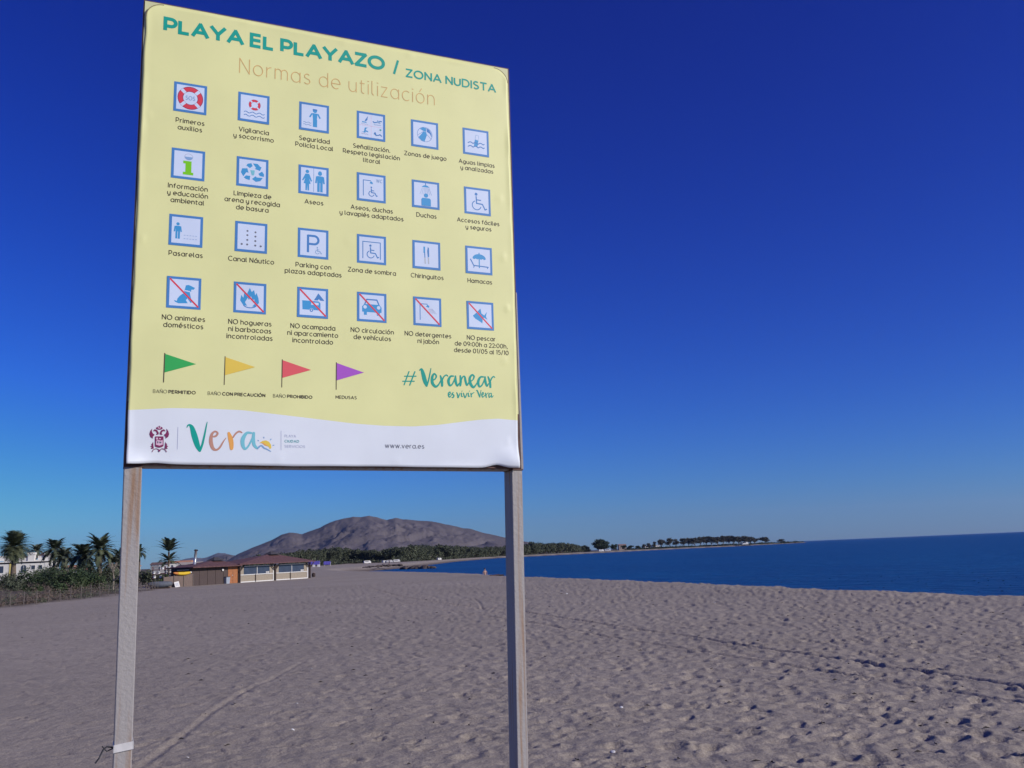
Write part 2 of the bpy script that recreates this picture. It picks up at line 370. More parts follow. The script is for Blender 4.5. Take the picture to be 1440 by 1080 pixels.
tt = [0, .06, .13, .22]+list(np.linspace(.32, 1, nb-4)); tb = list(np.linspace(0, .93, ntp-8))+list(np.linspace(.94, 1, 8))
for u in us:
    b0, w0, t0 = vbot(u), wav(u), vtop(u)
    for t in tt: v = b0+(w0-b0)*t; vs.append((shx(u, v), -dz(u, v)-.004, ZB+v))
    for t in tb[1:]: v = w0+(t0-w0)*t; vs.append((shx(u, v), -dz(u, v)-.004, ZB+v))
nv = nb+len(tb)-1
for i in range(len(us)-1):
    for j in range(nv-1):
        a = i*nv+j; fs.append((a, a+nv, a+nv+1, a+1)); fm.append(1 if j < nb-1 else 0)
def print_mat(name, c, rough=.42, var=.03):
    return mat(name, c, rough, var, 3, spec=.35)
YEL = (.755, .745, .350); WHI = (.72, .76, .81)
m_yel = print_mat('printed_yellow', YEL, .45); m_whi = print_mat('printed_white', WHI, .45)
sheet = mesh_obj('printed_sheet', vs, fs, [m_yel, m_whi], sign, fm, True)
so_ = sheet.modifiers.new('thickness', 'SOLIDIFY'); so_.thickness = .0016; so_.offset = -1
tag(sheet, 'pale yellow vinyl sheet with a white wave along its foot')
# backing: board, old sheet with square corners, frame tubes
m_board = mat('board_edge', (.11, .055, .045), .7, .3, 20)
m_back = mat('faded_backing', (.62, .61, .34), .6, .06, 5)
m_rust = mat('painted_steel_rust', (.35, .325, .31), .6, scale=2.2, second=(.30, .19, .12), bump=.4, bscale=60, stretch=(16, 16, .6), cut=(.50, .68), spec=.3)
b = MB().box(-.012, 2.016, .004, .030, ZB-.002, ZB+SH+.012); b.build('board', m_board, sign, bevel=.002)
b = MB().box(-.006, 2.006, .0, .0034, ZB+.30, ZB+SH+.004); b.build('backing_sheet', m_back, sign)
FD = .115
def prism(name, u0t, u1t, u0b, u1b, y0, y1, zt, zb, m, parent=sign, bev=.004):
    o = mesh_obj(name, [(u0b,y0,zb),(u1b,y0,zb),(u1b,y1,zb),(u0b,y1,zb),(u0t,y0,zt),(u1t,y0,zt),(u1t,y1,zt),(u0t,y1,zt)],
                 [(0,3,2,1),(4,5,6,7),(0,1,5,4),(1,2,6,5),(2,3,7,6),(3,0,4,7)], m, parent)
    bb = o.modifiers.new('bevel', 'BEVEL'); bb.width = bev; bb.segments = 2; return o
# frame behind the board
prism('frame_tube', -.012, .058, -.012, .062, .031, FD, ZB+SH+.008, ZB-.004, m_rust)
prism('frame_tube', 1.952, 2.018, 1.956, 2.026, .031, FD, ZB+SH+.008, ZB-.004, m_rust)
prism('frame_tube', .059, 1.951, .063, 1.955, .031, FD, ZB+.05, ZB-.010, m_rust)
prism('frame_tube', .059, 1.951, .059, 1.951, .031, FD, ZB+SH+.008, ZB+SH-.05, m_rust)
prism('frame_tube', .059, 1.951, .059, 1.951, .031, FD, ZB+1.22, ZB+1.16, m_rust)
# frame flange visible beside the sheet's lower right edge
prism('frame_flange', 2.012, 2.020, 2.012, 2.026, .002, .0305, ZB+1.0, ZB-.004, m_rust, bev=.001)
# posts
pl = prism('post', -.010, .069, .006, .080, .006, FD+.004, ZB-.012, -.5, m_rust)
pr_ = prism('post', 1.958, 2.020, 1.928, 1.988, .006, FD+.004, ZB-.012, -.5, m_rust)
tag(pl, 'left steel post with rust runs and a white strap near the ground'); tag(pr_, 'right steel post with a shaded inner side')
for (a, b_) in ((-.010, .069), (1.958, 2.020)):
    prism('joint_plate', a-.002, b_+.004, a-.002, b_+.004, .003, FD+.006, ZB-.0045, ZB-.0118, m_board, bev=.001)
# strap and wire tie
m_tape = mat('plastic_tape', (.62, .60, .58), .5, .08, 30)
z0 = ZB-1.262
b = MB()
for (xa, xb, ya, yb) in ((-.003, .078, -.001, .006), (-.004, -.001, -.001, FD+.008), (.0765, .0795, -.001, FD+.008)):
    vs_ = []
    for x in (xa, xb):
        for y in (ya, yb):
            zz = z0+(x)*.16+.004*math.sin(x*60)
            vs_ += [(x, y, zz-.016), (x, y, zz+.017)]
    b.add(vs_, [(0,1,3,2),(4,6,7,5),(0,4,5,1),(2,3,7,6),(1,5,7,3),(0,2,6,4)])
b.build('strap', m_tape, sign)
m_dark = mat('dark_metal', (.03, .03, .035), .5)
b = MB().tube([(-.002, .03, z0+.002), (-.03, .01, z0+.012), (-.045, .0, z0+.002), (-.06, -.01, z0-.03), (-.075, -.01, z0-.05)], .004, 5)
b.tube([(-.002, .03, z0), (-.03, .02, z0-.01), (-.05, .01, z0+.016)], .003, 5); b.build('wire_tie', m_dark, sign)

# ---- flat print -------------------------------------------------------------
PM = {}
def pm(name, c, k=1.0):
    if name not in PM: PM[name] = print_mat('ink_'+name, srgb(*c, k), .45, .04)
    return PM[name]
INK = {'blue': (70,128,190), 'sky': (62,150,205), 'white': (205,217,238), 'red': (215,62,78), 'dark': (72,62,45), 'teal': (0,158,140), 'sand': (214,176,112),
       'green': (52,170,84), 'lime': (120,200,20), 'yellow': (228,196,80), 'coral': (226,92,98), 'purple': (168,84,192), 'wine': (128,42,88), 'pole': (90,80,60),
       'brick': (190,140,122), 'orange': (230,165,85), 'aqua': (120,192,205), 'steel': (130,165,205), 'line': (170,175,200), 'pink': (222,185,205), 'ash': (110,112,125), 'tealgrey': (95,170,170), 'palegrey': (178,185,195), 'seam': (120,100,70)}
for k_, c_ in INK.items(): pm(k_, c_)
NAMES = list(INK)
class Print:
    def __init__(s, flat=None): s.v = []; s.f = []; s.m = []; s.mats = []; s.lay = 0; s.org = (0, 0); s.sc = 1; s.flat = flat
    def at(s, u, v, sc): s.org = (u, v); s.sc = sc; return s
    def _mi(s, ink):
        if ink not in s.mats: s.mats.append(ink)
        return s.mats.index(ink)
    def _add(s, pts, faces, ink):
        n = len(s.v); off = (.0004+s.lay*.00007) if s.flat is not None else .0008+(s.lay % 4)*.00012; s.lay += 1
        for (x, y) in pts:
            u = s.org[0]+x*s.sc; v = s.org[1]+y*s.sc; s.v.append((u, -(dz(u, v) if s.flat is None else s.flat)-.004-off, ZB+v))
        mi = s._mi(ink)
        for f in faces: s.f.append(tuple(i+n for i in f)); s.m.append(mi)
    def poly(s, pts, ink):
        a = sum(p[0]*q[1]-q[0]*p[1] for p, q in zip(pts, pts[1:]+pts[:1]))
        if a < 0: pts = pts[::-1]
        s._add(pts, [tuple(range(len(pts)))], ink)
    def rect(s, x0, y0, x1, y1, ink): s.poly([(x0, y0), (x1, y0), (x1, y1), (x0, y1)], ink)
    def disc(s, x, y, r, ink, ry=None, n=24, a0=0, a1=360):
        ry = ry or r; full = abs(a1-a0) >= 360; k = n if full else n+1
        s.poly([(x+r*math.cos(rad(a0+(a1-a0)*i/n)), y+ry*math.sin(rad(a0+(a1-a0)*i/n))) for i in range(k)], ink)
    def ribbon(s, pts, hw, ink, closed=False):
        hws = list(hw) if hasattr(hw, '__len__') else [hw]*len(pts)
        keep = [i for i in range(len(pts)) if i == 0 or (Vector(tuple(pts[i])[:2])-Vector(tuple(pts[i-1])[:2])).length > 1e-4]
        pts = [pts[i] for i in keep]; hws = [hws[i] for i in keep]; n = len(pts)
        V = []
        for i in range(n):
            p = Vector(pts[i]); a = Vector(pts[i-1]) if (i > 0 or closed) else None; c = Vector(pts[(i+1) % n]) if (i < n-1 or closed) else None
            d1 = (p-a).normalized() if a is not None else None; d2 = (c-p).normalized() if c is not None else None
            if d1 is None: d1 = d2
            if d2 is None: d2 = d1
            t = d1+d2
            t = t.normalized() if t.length > 1e-6 else d1
            nn = Vector((-t.y, t.x)); k = 1/max(.5, abs(nn.dot(Vector((-d1.y, d1.x)))))
            V += [tuple(p+nn*hws[i]*k), tuple(p-nn*hws[i]*k)]
        fs_ = [(2*i, 2*i+1, 2*((i+1) % n)+1, 2*((i+1) % n)) for i in range(n if closed else n-1)]
        s._add(V, fs_, ink)
    def ring(s, x, y, r0, r1, ink, a0=0, a1=360, n=28):
        rm, h = (r0+r1)/2, (r1-r0)/2; cl = abs(a1-a0) >= 360
        s.ribbon([(x+rm*math.cos(rad(a0+(a1-a0)*i/n)), y+rm*math.sin(rad(a0+(a1-a0)*i/n))) for i in range(n if cl else n+1)], h, ink, cl)
    def build(s, name, label=None):
        o = mesh_obj(name, s.v, s.f, [PM[i] for i in s.mats], sheet, s.m); 
        if label: o['label'] = label
        return o

# ---- a rounded geometric stroke alphabet (cap height 1) -----------------------
def arc(cx, cy, rx, ry, a0, a1, n=14): return [(cx+rx*math.cos(rad(a0+(a1-a0)*i/n)), cy+ry*math.sin(rad(a0+(a1-a0)*i/n))) for i in range(n+1)]
xh = .70; hx = xh/2
G = {
'A': (.86, [[(0,0),(.43,1)],[(.43,1),(.86,0)],[(.15,.30),(.71,.30)]]),
'B': (.62, [[(0,0),(0,1),(.34,1)]+arc(.34,.76,.24,.24,90,-90)+[(0,.52)],[(.34,.52)]+arc(.36,.26,.26,.26,90,-90)+[(0,0)]]),
'C': (.82, [arc(.5,.5,.5,.5,48,312,22)]),
'D': (.80, [[(0,0),(0,1),(.32,1)]+arc(.32,.5,.48,.5,90,-90,18)+[(0,0)]]),
'E': (.58, [[(.58,1),(0,1),(0,0),(.58,0)],[(0,.52),(.50,.52)]]),
'G': (.86, [arc(.5,.5,.5,.5,48,350,22)+[(.92,.45),(.60,.45)]]),
'H': (.72, [[(0,0),(0,1)],[(.72,0),(.72,1)],[(0,.5),(.72,.5)]]),
'I': (.0, [[(0,0),(0,1)]]),
'L': (.54, [[(0,1),(0,0),(.54,0)]]),
'M': (.86, [[(0,0),(0,1)],[(0,1),(.43,.30)],[(.43,.30),(.86,1)],[(.86,1),(.86,0)]]),
'N': (.74, [[(0,0),(0,1)],[(0,1),(.74,0)],[(.74,0),(.74,1)]]),
'O': (1.0, [arc(.5,.5,.5,.5,0,360,28)]),
'P': (.62, [[(0,0),(0,1),(.32,1)]+arc(.32,.69,.30,.31,90,-90)+[(0,.38)]]),
'R': (.64, [[(0,0),(0,1),(.32,1)]+arc(.32,.69,.30,.31,90,-90)+[(0,.38)],[(.34,.38),(.64,0)]]),
'S': (.60, [arc(.31,.745,.27,.255,35,200,12)+arc(.30,.25,.29,.25,85,-150,14)]),
'T': (.70, [[(0,1),(.70,1)],[(.35,1),(.35,0)]]),
'U': (.70, [[(0,1),(0,.36)]+arc(.35,.36,.35,.36,180,360)+[(.70,.36),(.70,1)]]),
'V': (.82, [[(0,1),(.41,0)],[(.41,0),(.82,1)]]),
'W': (1.2, [[(0,1),(.3,0)],[(.3,0),(.6,1)],[(.6,1),(.9,0)],[(.9,0),(1.2,1)]]),
'Y': (.80, [[(0,1),(.40,.42)],[(.80,1),(.40,.42)],[(.40,.42),(.40,0)]]),
'Z': (.66, [[(0,1),(.66,1)],[(.66,1),(0,0)],[(0,0),(.66,0)]]),
'a': (.68, [arc(hx,hx,hx,hx,0,360,22),[(.68,xh),(.68,0)]]),
'b': (.68, [arc(hx,hx,hx,hx,0,360,22),[(0,1),(0,0)]]),
'c': (.58, [arc(hx,hx,hx,hx,48,312,18)]),
'd': (.68, [arc(hx,hx,hx,hx,0,360,22),[(.68,1),(.68,0)]]),
'e': (.68, [[(.02,hx),(.70,hx)]+arc(hx,hx,hx,hx,0,305,20)]),
'f': (.40, [arc(.40,.76,.26,.24,90,180)+[(.14,.5),(.14,0)],[(0,xh),(.38,xh)]]),
'g': (.68, [arc(hx,hx,hx,hx,0,360,22),[(.68,xh),(.68,.02)]+arc(hx,.02,.33,.28,0,-140)]),
'h': (.58, [[(0,1),(0,0)],arc(.29,.41,.29,.29,180,0)+[(.58,0)]]),
'i': (.0, [[(0,xh),(0,0)],[(-.05,.92),(.05,.92)]]),
'j': (.0, [[(0,xh),(0,-.12)]+arc(-.18,-.12,.18,.15,0,-80),[(-.05,.92),(.05,.92)]]),
'k': (.52, [[(0,1),(0,0)],[(.50,xh),(.04,.28)],[(.18,.38),(.52,0)]]),
'l': (.16, [[(0,1),(0,.16)]+arc(.16,.16,.16,.16,180,270)]),
'm': (.96, [[(0,xh),(0,0)],arc(.24,.46,.24,.24,180,0)+[(.48,0)],arc(.72,.46,.24,.24,180,0)+[(.96,0)]]),
'n': (.58, [[(0,xh),(0,0)],arc(.29,.41,.29,.29,180,0)+[(.58,0)]]),
'o': (.70, [arc(hx,hx,hx,hx,0,360,22)]),
'p': (.68, [arc(hx,hx,hx,hx,0,360,22),[(0,xh),(0,-.28)]]),
'r': (.34, [[(0,xh),(0,0)],arc(.32,.38,.32,.32,180,85)]),
's': (.48, [arc(.25,.52,.20,.18,35,205,9)+arc(.24,.18,.23,.18,85,-150,10)]),
't': (.38, [[(.12,.92),(.12,.18)]+arc(.30,.18,.18,.18,180,290),[(0,xh),(.36,xh)]]),
'u': (.60, [[(0,xh),(0,.30)]+arc(.30,.30,.30,.30,180,360),[(.60,xh),(.60,0)]]),
'v': (.58, [[(0,xh),(.29,0)],[(.29,0),(.58,xh)]]),
'w': (.92, [[(0,xh),(.23,0)],[(.23,0),(.46,xh)],[(.46,xh),(.69,0)],[(.69,0),(.92,xh)]]),
'x': (.52, [[(0,xh),(.52,0)],[(.52,xh),(0,0)]]),
'y': (.58, [[(0,xh),(0,.32)]+arc(.29,.30,.29,.30,180,360),[(.58,xh),(.58,.0)]+arc(.29,.0,.29,.28,0,-130)]),
'z': (.50, [[(0,xh),(.50,xh)],[(.50,xh),(0,0)],[(0,0),(.50,0)]]),
'0': (.70, [arc(.35,.5,.35,.5,0,360,24)]),
'1': (.22, [[(0,.90),(.20,1),(.20,0)]]),
'2': (.58, [arc(.29,.71,.29,.29,165,-35,12)+[(0,0)],[(0,0),(.60,0)]]),
'5': (.60, [[(.54,1),(.10,1),(.06,.58)]+arc(.28,.32,.32,.32,110,-140,14)]),
'9': (.64, [arc(.32,.69,.32,.31,0,360,20),arc(.10,.60,.54,.60,10,-75,10)]),
'/': (.36, [[(0,-.05),(.36,1.05)]]),
':': (.0, [[(-.05,.12),(.05,.12)],[(-.05,.60),(.05,.60)]]),
'.': (.0, [[(-.05,.05),(.06,.05)]]),
',': (.06, [[(.06,.10),(0,-.14)]]),
}
ACC = {'á': ('a', 1), 'é': ('e', 1), 'í': ('i', 3), 'ó': ('o', 1), 'ú': ('u', 1), 'ñ': ('n', 2), 'Ñ': ('N', 4), 'Ó': ('O', 5)}
def glyph(c):
    if c in G: return G[c]
    b_, k = ACC[c]; w, st = G[b_]; st = list(st)
    if k == 1: st.append([(w*.45, .84), (w*.45+.16, 1.06)])
    elif k == 2: st.append([(w*.5-.2, .88), (w*.5-.08, .95), (w*.5+.08, .87), (w*.5+.2, .94)])
    elif k == 3: st = [st[0], [(-.02, .84), (.13, 1.06)]]
    elif k == 4: st.append([(w*.5-.2, 1.17), (w*.5-.08, 1.24), (w*.5+.08, 1.16), (w*.5+.2, 1.23)])
    else: st.append([(w*.45, 1.12), (w*.45+.18, 1.30)])
    return (w, st)
def text_w(txt, wt, track=.20):
    x = 0
    for c in txt:
        if c == ' ': x += .30+track*.5; continue
        x += glyph(c)[0]+wt+track
    return x-track
def put_text(P, txt, u, v, cap, wt, ink, align='l', width=None, track=.20):
    """u,v baseline point; cap = cap height; wt = stroke weight as a share of cap"""
    w = text_w(txt, wt, track)
    kx = (width/w/cap) if width else 1.0
    x0 = u-(w*kx*cap*(.5 if align == 'c' else 1 if align == 'r' else 0)); P.at(0, 0, 1); x = 0
    ys = 1-wt
    for c in txt:
        if c == ' ': x += .30+track*.5; continue
        gw, st = glyph(c)
        for s_ in st:
            pts = []
            for (a, b_) in s_:
                yb = b_*ys+wt/2
                pts.append((x0+(x+wt/2+a)*kx*cap, v+yb*cap))
            if len(pts) > 8 and (Vector(pts[0])-Vector(pts[-1])).length < 1e-4: P.ribbon(pts[:-1], wt*cap/2, ink, True)
            else:
                a, b2 = Vector(pts[0]), Vector(pts[1]); d = (a-b2).normalized()*wt*cap*.30; 
                if len(s_) == 2: pts = [tuple(a+d), tuple(Vector(pts[1])-d)]
                P.ribbon(pts, wt*cap/2, ink)
        x += gw+wt+track

def smooth(ps, n=7):
    out_ = []; ps = [ps[0]]+list(ps)+[ps[-1]]
    for i in range(1, len(ps)-2):
        p0, p1, p2, p3 = [np.array(q, float) for q in ps[i-1:i+3]]
        for k in range(n):
            t = k/n; out_.append(.5*((2*p1)+(-p0+p2)*t+(2*p0-5*p1+4*p2-p3)*t*t+(-p0+3*p1-3*p2+p3)*t**3))
    out_.append(np.array(ps[-2], float)); return out_
def brush(P, pts, ink, A, kw=1.0):
    P.at(0, 0, 1); sc = abs(A[0][0]); q = smooth(pts) if len(pts) > 2 else [np.array(p, float) for p in pts]
    uvp = [(A[0][0]*p[0]+A[0][1]*p[1]+A[0][2], A[1][0]*p[0]+A[1][1]*p[1]+A[1][2]) for p in q]
    hw = [max(.0008, p[2]*sc*kw) for p in q]
    P.ribbon(uvp, hw, ink)
    # round ends
    for i in (0, -1): P.disc(uvp[i][0], uvp[i][1], hw[i]*.95, ink, n=10)

def words(txt, u0, v, cap, wt, ink, width, track, name):
    tot = text_w(txt, wt, track); x = 0; k_ = width/tot
    for wd in txt.split(' '):
        w = text_w(wd, wt, track); P = Print(); put_text(P, wd, u0+x*k_, v, cap, wt, ink, width=w*k_, track=track); P.build(name)
        x += w+track+.30+track*.5
words('PLAYA EL PLAYAZO', .086, 2.217, .084, .22, 'teal', 1.168, .04, 'title_lettering')
P = Print(); P.ribbon([(1.306, 2.209), (1.330, 2.296)], .0065, 'teal'); P.build('title_slash')
words('ZONA NUDISTA', 1.374, 2.203, .053, .175, 'teal', .551, .12, 'zone_lettering')
words('Normas de utilización', .466, 2.058, .087, .052, 'sand', 1.078, .26, 'heading_lettering')

CU = (.228, .544, .860, 1.173, 1.482, 1.790); CV = (1.873, 1.515, 1.165, .845)
CAPS = [[['Primeros','auxilios'],['Vigilancia','y socorrismo'],['Seguridad','Policía Local'],['Señalización.','Respeto legislación','litoral'],['Zonas de juego'],['Aguas limpias','y analizadas']],
 [['Información','y educación','ambiental'],['Limpieza de','arena y recogida','de basura'],['Aseos'],['Aseos, duchas','y lavapiés adaptados'],['Duchas'],['Accesos fáciles','y seguros']],
 [['Pasarelas'],['Canal Náutico'],['Parking con','plazas adaptadas'],['Zona de sombra'],['Chiringuitos'],['Hamacas']],
 [['NO animales','domésticos'],['NO hogueras','ni barbacoas','incontroladas'],['NO acampada','ni aparcamiento','incontrolado'],['NO circulación','de vehículos'],['NO detergentes','ni jabón'],['NO pescar','de 09:00h a 22:00h,','desde 01/05 al 15/10']]]
CAPH = .0265
for r in range(4):
    for c in range(6):
        base = CV[r]-(.140, .134, .134, .141)[r]
        for k, ln in enumerate(CAPS[r][c]):
            P = Print(); put_text(P, ln, CU[c]+.003, base-k*.0372, CAPH, .135, 'dark', 'c', width=text_w(ln, .135, .17)*CAPH*.82, track=.17); P.build('caption_lettering')

# ---- pictograms ------------------------------------------------------------
def frame(P, u, v):
    P.at(u, v, .080); P.rect(-1, -1, 1, 1, 'blue'); P.rect(-.84, -.84, .84, .84, 'white')
def buoy(P, x, y, r, text=True):
    P.ring(x, y, r*.56, r, 'wine', n=32); P.ring(x, y, r*.60, r*.95, 'red', n=32)
    for a in (45, 135, 225, 315):
        c_, s_ = math.cos(rad(a)), math.sin(rad(a)); P.ribbon([(x+c_*r*.57, y+s_*r*.57), (x+c_*r*.98, y+s_*r*.98)], r*.13, 'white')
def waves(P, x0, x1, y, ink, hw=.025, amp=.05, n=3):
    P.ribbon([(x0+(x1-x0)*i/30, y+amp*math.sin(i/30*n*2*math.pi)) for i in range(31)], hw, ink)
def man(P, x, y, s, ink='sky', arms=True):
    """standing figure, y = feet, s = height"""
    P.disc(x, y+s*.90, s*.095, ink); P.rect(x-s*.13, y+s*.44, x+s*.13, y+s*.78, ink)
    P.ribbon([(x-s*.07, y+s*.45), (x-s*.07, y)], s*.055, ink); P.ribbon([(x+s*.07, y+s*.45), (x+s*.07, y)], s*.055, ink)
    if arms:
        P.ribbon([(x-s*.15, y+s*.76), (x-s*.19, y+s*.42)], s*.035, ink); P.ribbon([(x+s*.15, y+s*.76), (x+s*.19, y+s*.42)], s*.035, ink)
def chairman(P, x, y, s, ink='blue', hw=.03):
    P.disc(x+s*.02, y+s*.92, s*.09, ink)
    P.ribbon([(x+s*.02, y+s*.80), (x+s*.04, y+s*.36), (x+s*.40, y+s*.34), (x+s*.56, y+s*.02), (x+s*.68, y+s*.08)], hw*1.15, ink)
    P.ribbon([(x+s*.04, y+s*.58), (x+s*.32, y+s*.57)], hw, ink)
    P.ring(x+s*.04, y+s*.24, s*.26-hw*.5, s*.26+hw*1.2, ink, 110, 345, 20)
def shower(P, x, y, s, ink='blue'):
    P.ribbon([(x, y), (x, y+s*1.1), (x+s*.52, y+s*1.1)], .028, ink)
    P.poly([(x+s*.42, y+s*.92), (x+s*.52, y+s*1.08), (x+s*.66, y+s*.96), (x+s*.62, y+s*.86)], 'sky')
def slash(P): P.ribbon([(-.84, .86), (.86, -.86)], .052, 'red')
def pic(r, c, label):
    P = Print(max(dz(CU[c]+a*.04, CV[r]+b_*.04) for a in range(-2, 3) for b_ in range(-2, 3))+.0003); frame(P, CU[c], CV[r]); return P, label
def done(PL): PL[0].build('pictogram', PL[1])
q = pic(0, 0, 'red lifebuoy pictogram with SOS inside'); P = q[0]; buoy(P, 0, 0, .78); P.at(0, 0, 1); put_text(P, 'SOS', CU[0], CV[0]-.012, .024, .13, 'steel', 'c', width=.046); done(q)
q = pic(0, 1, 'pictogram of a small lifebuoy over waves'); P = q[0]; buoy(P, .05, .22, .38); waves(P, -.62, .70, -.34, 'blue', .022, .05); waves(P, -.62, .70, -.56, 'blue', .022, .05); done(q)
q = pic(0, 2, 'pictogram of a standing officer beside waves'); P = q[0]
P.disc(.05, .47, .14, 'sky'); P.rect(-.10, .50, .20, .60, 'blue'); P.poly([(-.12, .30), (.22, .30), (.18, -.18), (-.08, -.18)], 'sky')
P.ribbon([(-.14, .27), (-.30, -.02)], .05, 'sky'); P.ribbon([(.24, .27), (.40, -.02)], .05, 'sky'); P.ribbon([(-.01, -.16), (-.01, -.68)], .07, 'sky'); P.ribbon([(.13, -.16), (.13, -.68)], .07, 'sky')
waves(P, -.72, -.18, -.42, 'steel', .018, .03, 2); waves(P, -.72, -.18, -.58, 'steel', .018, .03, 2); done(q)
q = pic(0, 3, 'pictogram split in four water sports squares'); P = q[0]; P.rect(-.012, -.84, .012, .84, 'pink'); P.rect(-.84, -.012, .84, .012, 'pink')
P.poly([(-.62, .28), (-.35, .28), (-.30, .20), (-.66, .20)], 'sky'); P.poly([(-.46, .34), (-.22, .72), (-.26, .42), (-.36, .32)], 'blue'); waves(P, -.70, -.2, .10, 'line', .014, .02)
P.ribbon([(.12, .38), (.22, .30), (.38, .34), (.56, .44), (.76, .46)], .04, 'blue'); P.poly([(.38, .32), (.44, .52), (.60, .42), (.66, .28)], 'steel'); waves(P, .2, .7, .16, 'steel', .014, .02)
P.poly([(-.66, -.50), (-.50, -.46), (-.44, -.16), (-.22, -.14), (-.34, -.22), (-.38, -.34), (-.22, -.40), (-.20, -.48), (-.40, -.44), (-.40, -.54)], 'sky'); waves(P, -.70, -.2, -.62, 'line', .014, .02)
P.ribbon([(.20, -.48), (.36, -.62), (.54, -.58), (.62, -.52), (.76, -.64)], .035, 'blue'); P.ribbon([(.26, -.40), (.34, -.56)], .04, 'blue'); P.disc(.66, -.18, .07, 'tealgrey'); done(q)
q = pic(0, 4, 'pictogram of a beach ball'); P = q[0]; P.disc(0, 0, .56, 'blue', n=32); P.disc(0, 0, .53, 'white', n=32)
P.poly([(-.10, .22), (.10, .20), (.16, -.02), (-.02, -.52), (-.24, -.48), (-.46, -.26), (-.30, -.06)], 'sky'); P.poly([(-.36, .38), (-.14, .52), (.10, .50), (.10, .22), (-.08, .24), (-.20, .30)], 'sky')
P.poly([(.12, .50), (.34, .40), (.50, .10), (.50, -.16), (.38, .10), (.16, .22)], 'blue'); P.ribbon([(-.10, .22), (-.5, -.1)], .012, 'blue'); P.ribbon([(.16, 0), (.48, -.3)], .012, 'blue'); done(q)
q = pic(0, 5, 'pictogram of a sample tube in waves'); P = q[0]
P.ribbon([(-.02, -.30), (.06, .18)], .14, 'sky'); P.ribbon([(.06, .18), (.12, .56)], .13, 'steel'); P.ribbon([(.065, .20), (.115, .53)], .105, 'white')
for y in (-.12, -.40): P.ribbon([(-.62+.0413*i, y+.10*abs(math.sin(i*.33))) for i in range(32)], .035, 'blue')
done(q)
q = pic(1, 0, 'green letter i information pictogram with a globe as its dot'); P = q[0]
P.disc(.02, .50, .26, 'line', ry=.22); P.disc(.02, .50, .23, 'white', ry=.19); P.disc(.02, .50, .24, 'steel', ry=.20, a0=180, a1=360, n=14); P.poly([(-.30, .22), (.20, .22), (.20, -.52), (.32, -.52), (.32, -.70), (-.30, -.70), (-.30, -.52), (-.16, -.52), (-.16, .04), (-.30, .04)], 'lime'); done(q)
q = pic(1, 1, 'pictogram of six recycling arrow pieces round a bin'); P = q[0]
T_ = lambda pts: [((x-555)/390, -(y-490-(x-555)*.13)/395) for x, y in pts]
for pts in ([(400,300),(430,250),(520,235),(555,310),(490,370)], [(560,240),(680,255),(740,330),(775,345),(735,445),(600,385),(640,370)], [(270,480),(300,375),(425,375),(460,495),(400,480),(335,590)],
            [(345,620),(395,565),(500,580),(490,690),(400,665)], [(545,660),(635,585),(655,620),(810,635),(750,720),(640,740)], [(700,520),(790,460),(840,540),(835,605),(735,580)]): P.poly(T_(pts), 'sky')
P.poly(T_([(500,425),(610,430),(595,560),(540,565)]), 'aqua'); done(q)
q = pic(1, 2, 'toilets pictogram of a woman and a man side by side'); P = q[0]; P.rect(-.012, -.80, .012, .84, 'blue')
P.disc(-.42, .58, .12, 'sky'); P.poly([(-.54, .42), (-.30, .42), (-.10, -.06), (-.18, -.12), (-.30, .12), (-.20, -.26), (-.30, -.28), (-.30, -.74), (-.40, -.74), (-.42, -.28), (-.44, -.74), (-.54, -.74), (-.54, -.28), (-.66, -.26), (-.56, .12), (-.70, -.10), (-.76, -.04)], 'sky')
P.disc(.42, .58, .12, 'sky'); man(P, .42, -.76, 1.42); done(q)
q = pic(1, 3, 'pictogram of a shower head over a wheelchair user with WC'); P = q[0]; shower(P, -.56, -.62, 1.02); chairman(P, -.02, -.58, .66, 'blue', .03); P.at(0, 0, 1)
put_text(P, 'WC', CU[3]+.044, CV[1]+.034, .020, .12, 'steel', 'c', width=.034); done(q)
q = pic(1, 4, 'pictogram of a person under a shower spray'); P = q[0]
P.rect(-.03, .66, .03, .84, 'blue'); P.poly([(-.30, .54), (.30, .54), (.12, .68), (-.12, .68)], 'sky')
for k in range(7): P.ribbon([(-.24+.08*k, .50), (-.42+.14*k, .0)], .010, 'steel')
P.disc(.02, -.06, .15, 'sky'); P.poly([(-.32, -.82), (-.32, -.34), (-.24, -.25), (.28, -.25), (.36, -.34), (.36, -.82)], 'sky'); done(q)
q = pic(1, 5, 'large wheelchair user pictogram'); P = q[0]; chairman(P, -.12, -.60, 1.22, 'blue', .04); done(q)
q = pic(2, 0, 'pictogram of a man beside dashed walkway lines'); P = q[0]; man(P, -.48, -.56, 1.06)
for y in (-.30, -.52):
    for k in range(5): P.ribbon([(-.12+.17*k, y), (-.02+.17*k, y)], .012, 'steel')
done(q)
q = pic(2, 1, 'pictogram of channel buoys as two rows of dots'); P = q[0]
for x, y in ((-.24,.40),(.26,.36),(-.24,.12),(.26,.08),(-.24,-.20),(.26,-.22),(-.24,-.50),(.26,-.52),(-.58,-.50),(.60,-.54)): P.disc(x, y, .065, 'ash', n=12)
done(q)
q = pic(2, 2, 'letter P pictogram with a small wheelchair'); P = q[0]; P.ribbon([(-.34, -.62), (-.34, .58)], .075, 'blue')
P.ribbon([(-.34, .52), (.06, .52)]+arc(.06, .24, .28, .28, 80, -80, 14)+[(.06, -.04), (-.34, -.04)], .075, 'blue'); chairman(P, .26, -.66, .46, 'steel', .022); done(q)
q = pic(2, 3, 'pictogram of a wheelchair user under a shade frame'); P = q[0]; P.ribbon([(-.60, -.66), (-.60, .52), (.60, .52), (.60, -.66)], .03, 'blue'); chairman(P, -.10, -.56, .90, 'blue', .034); done(q)
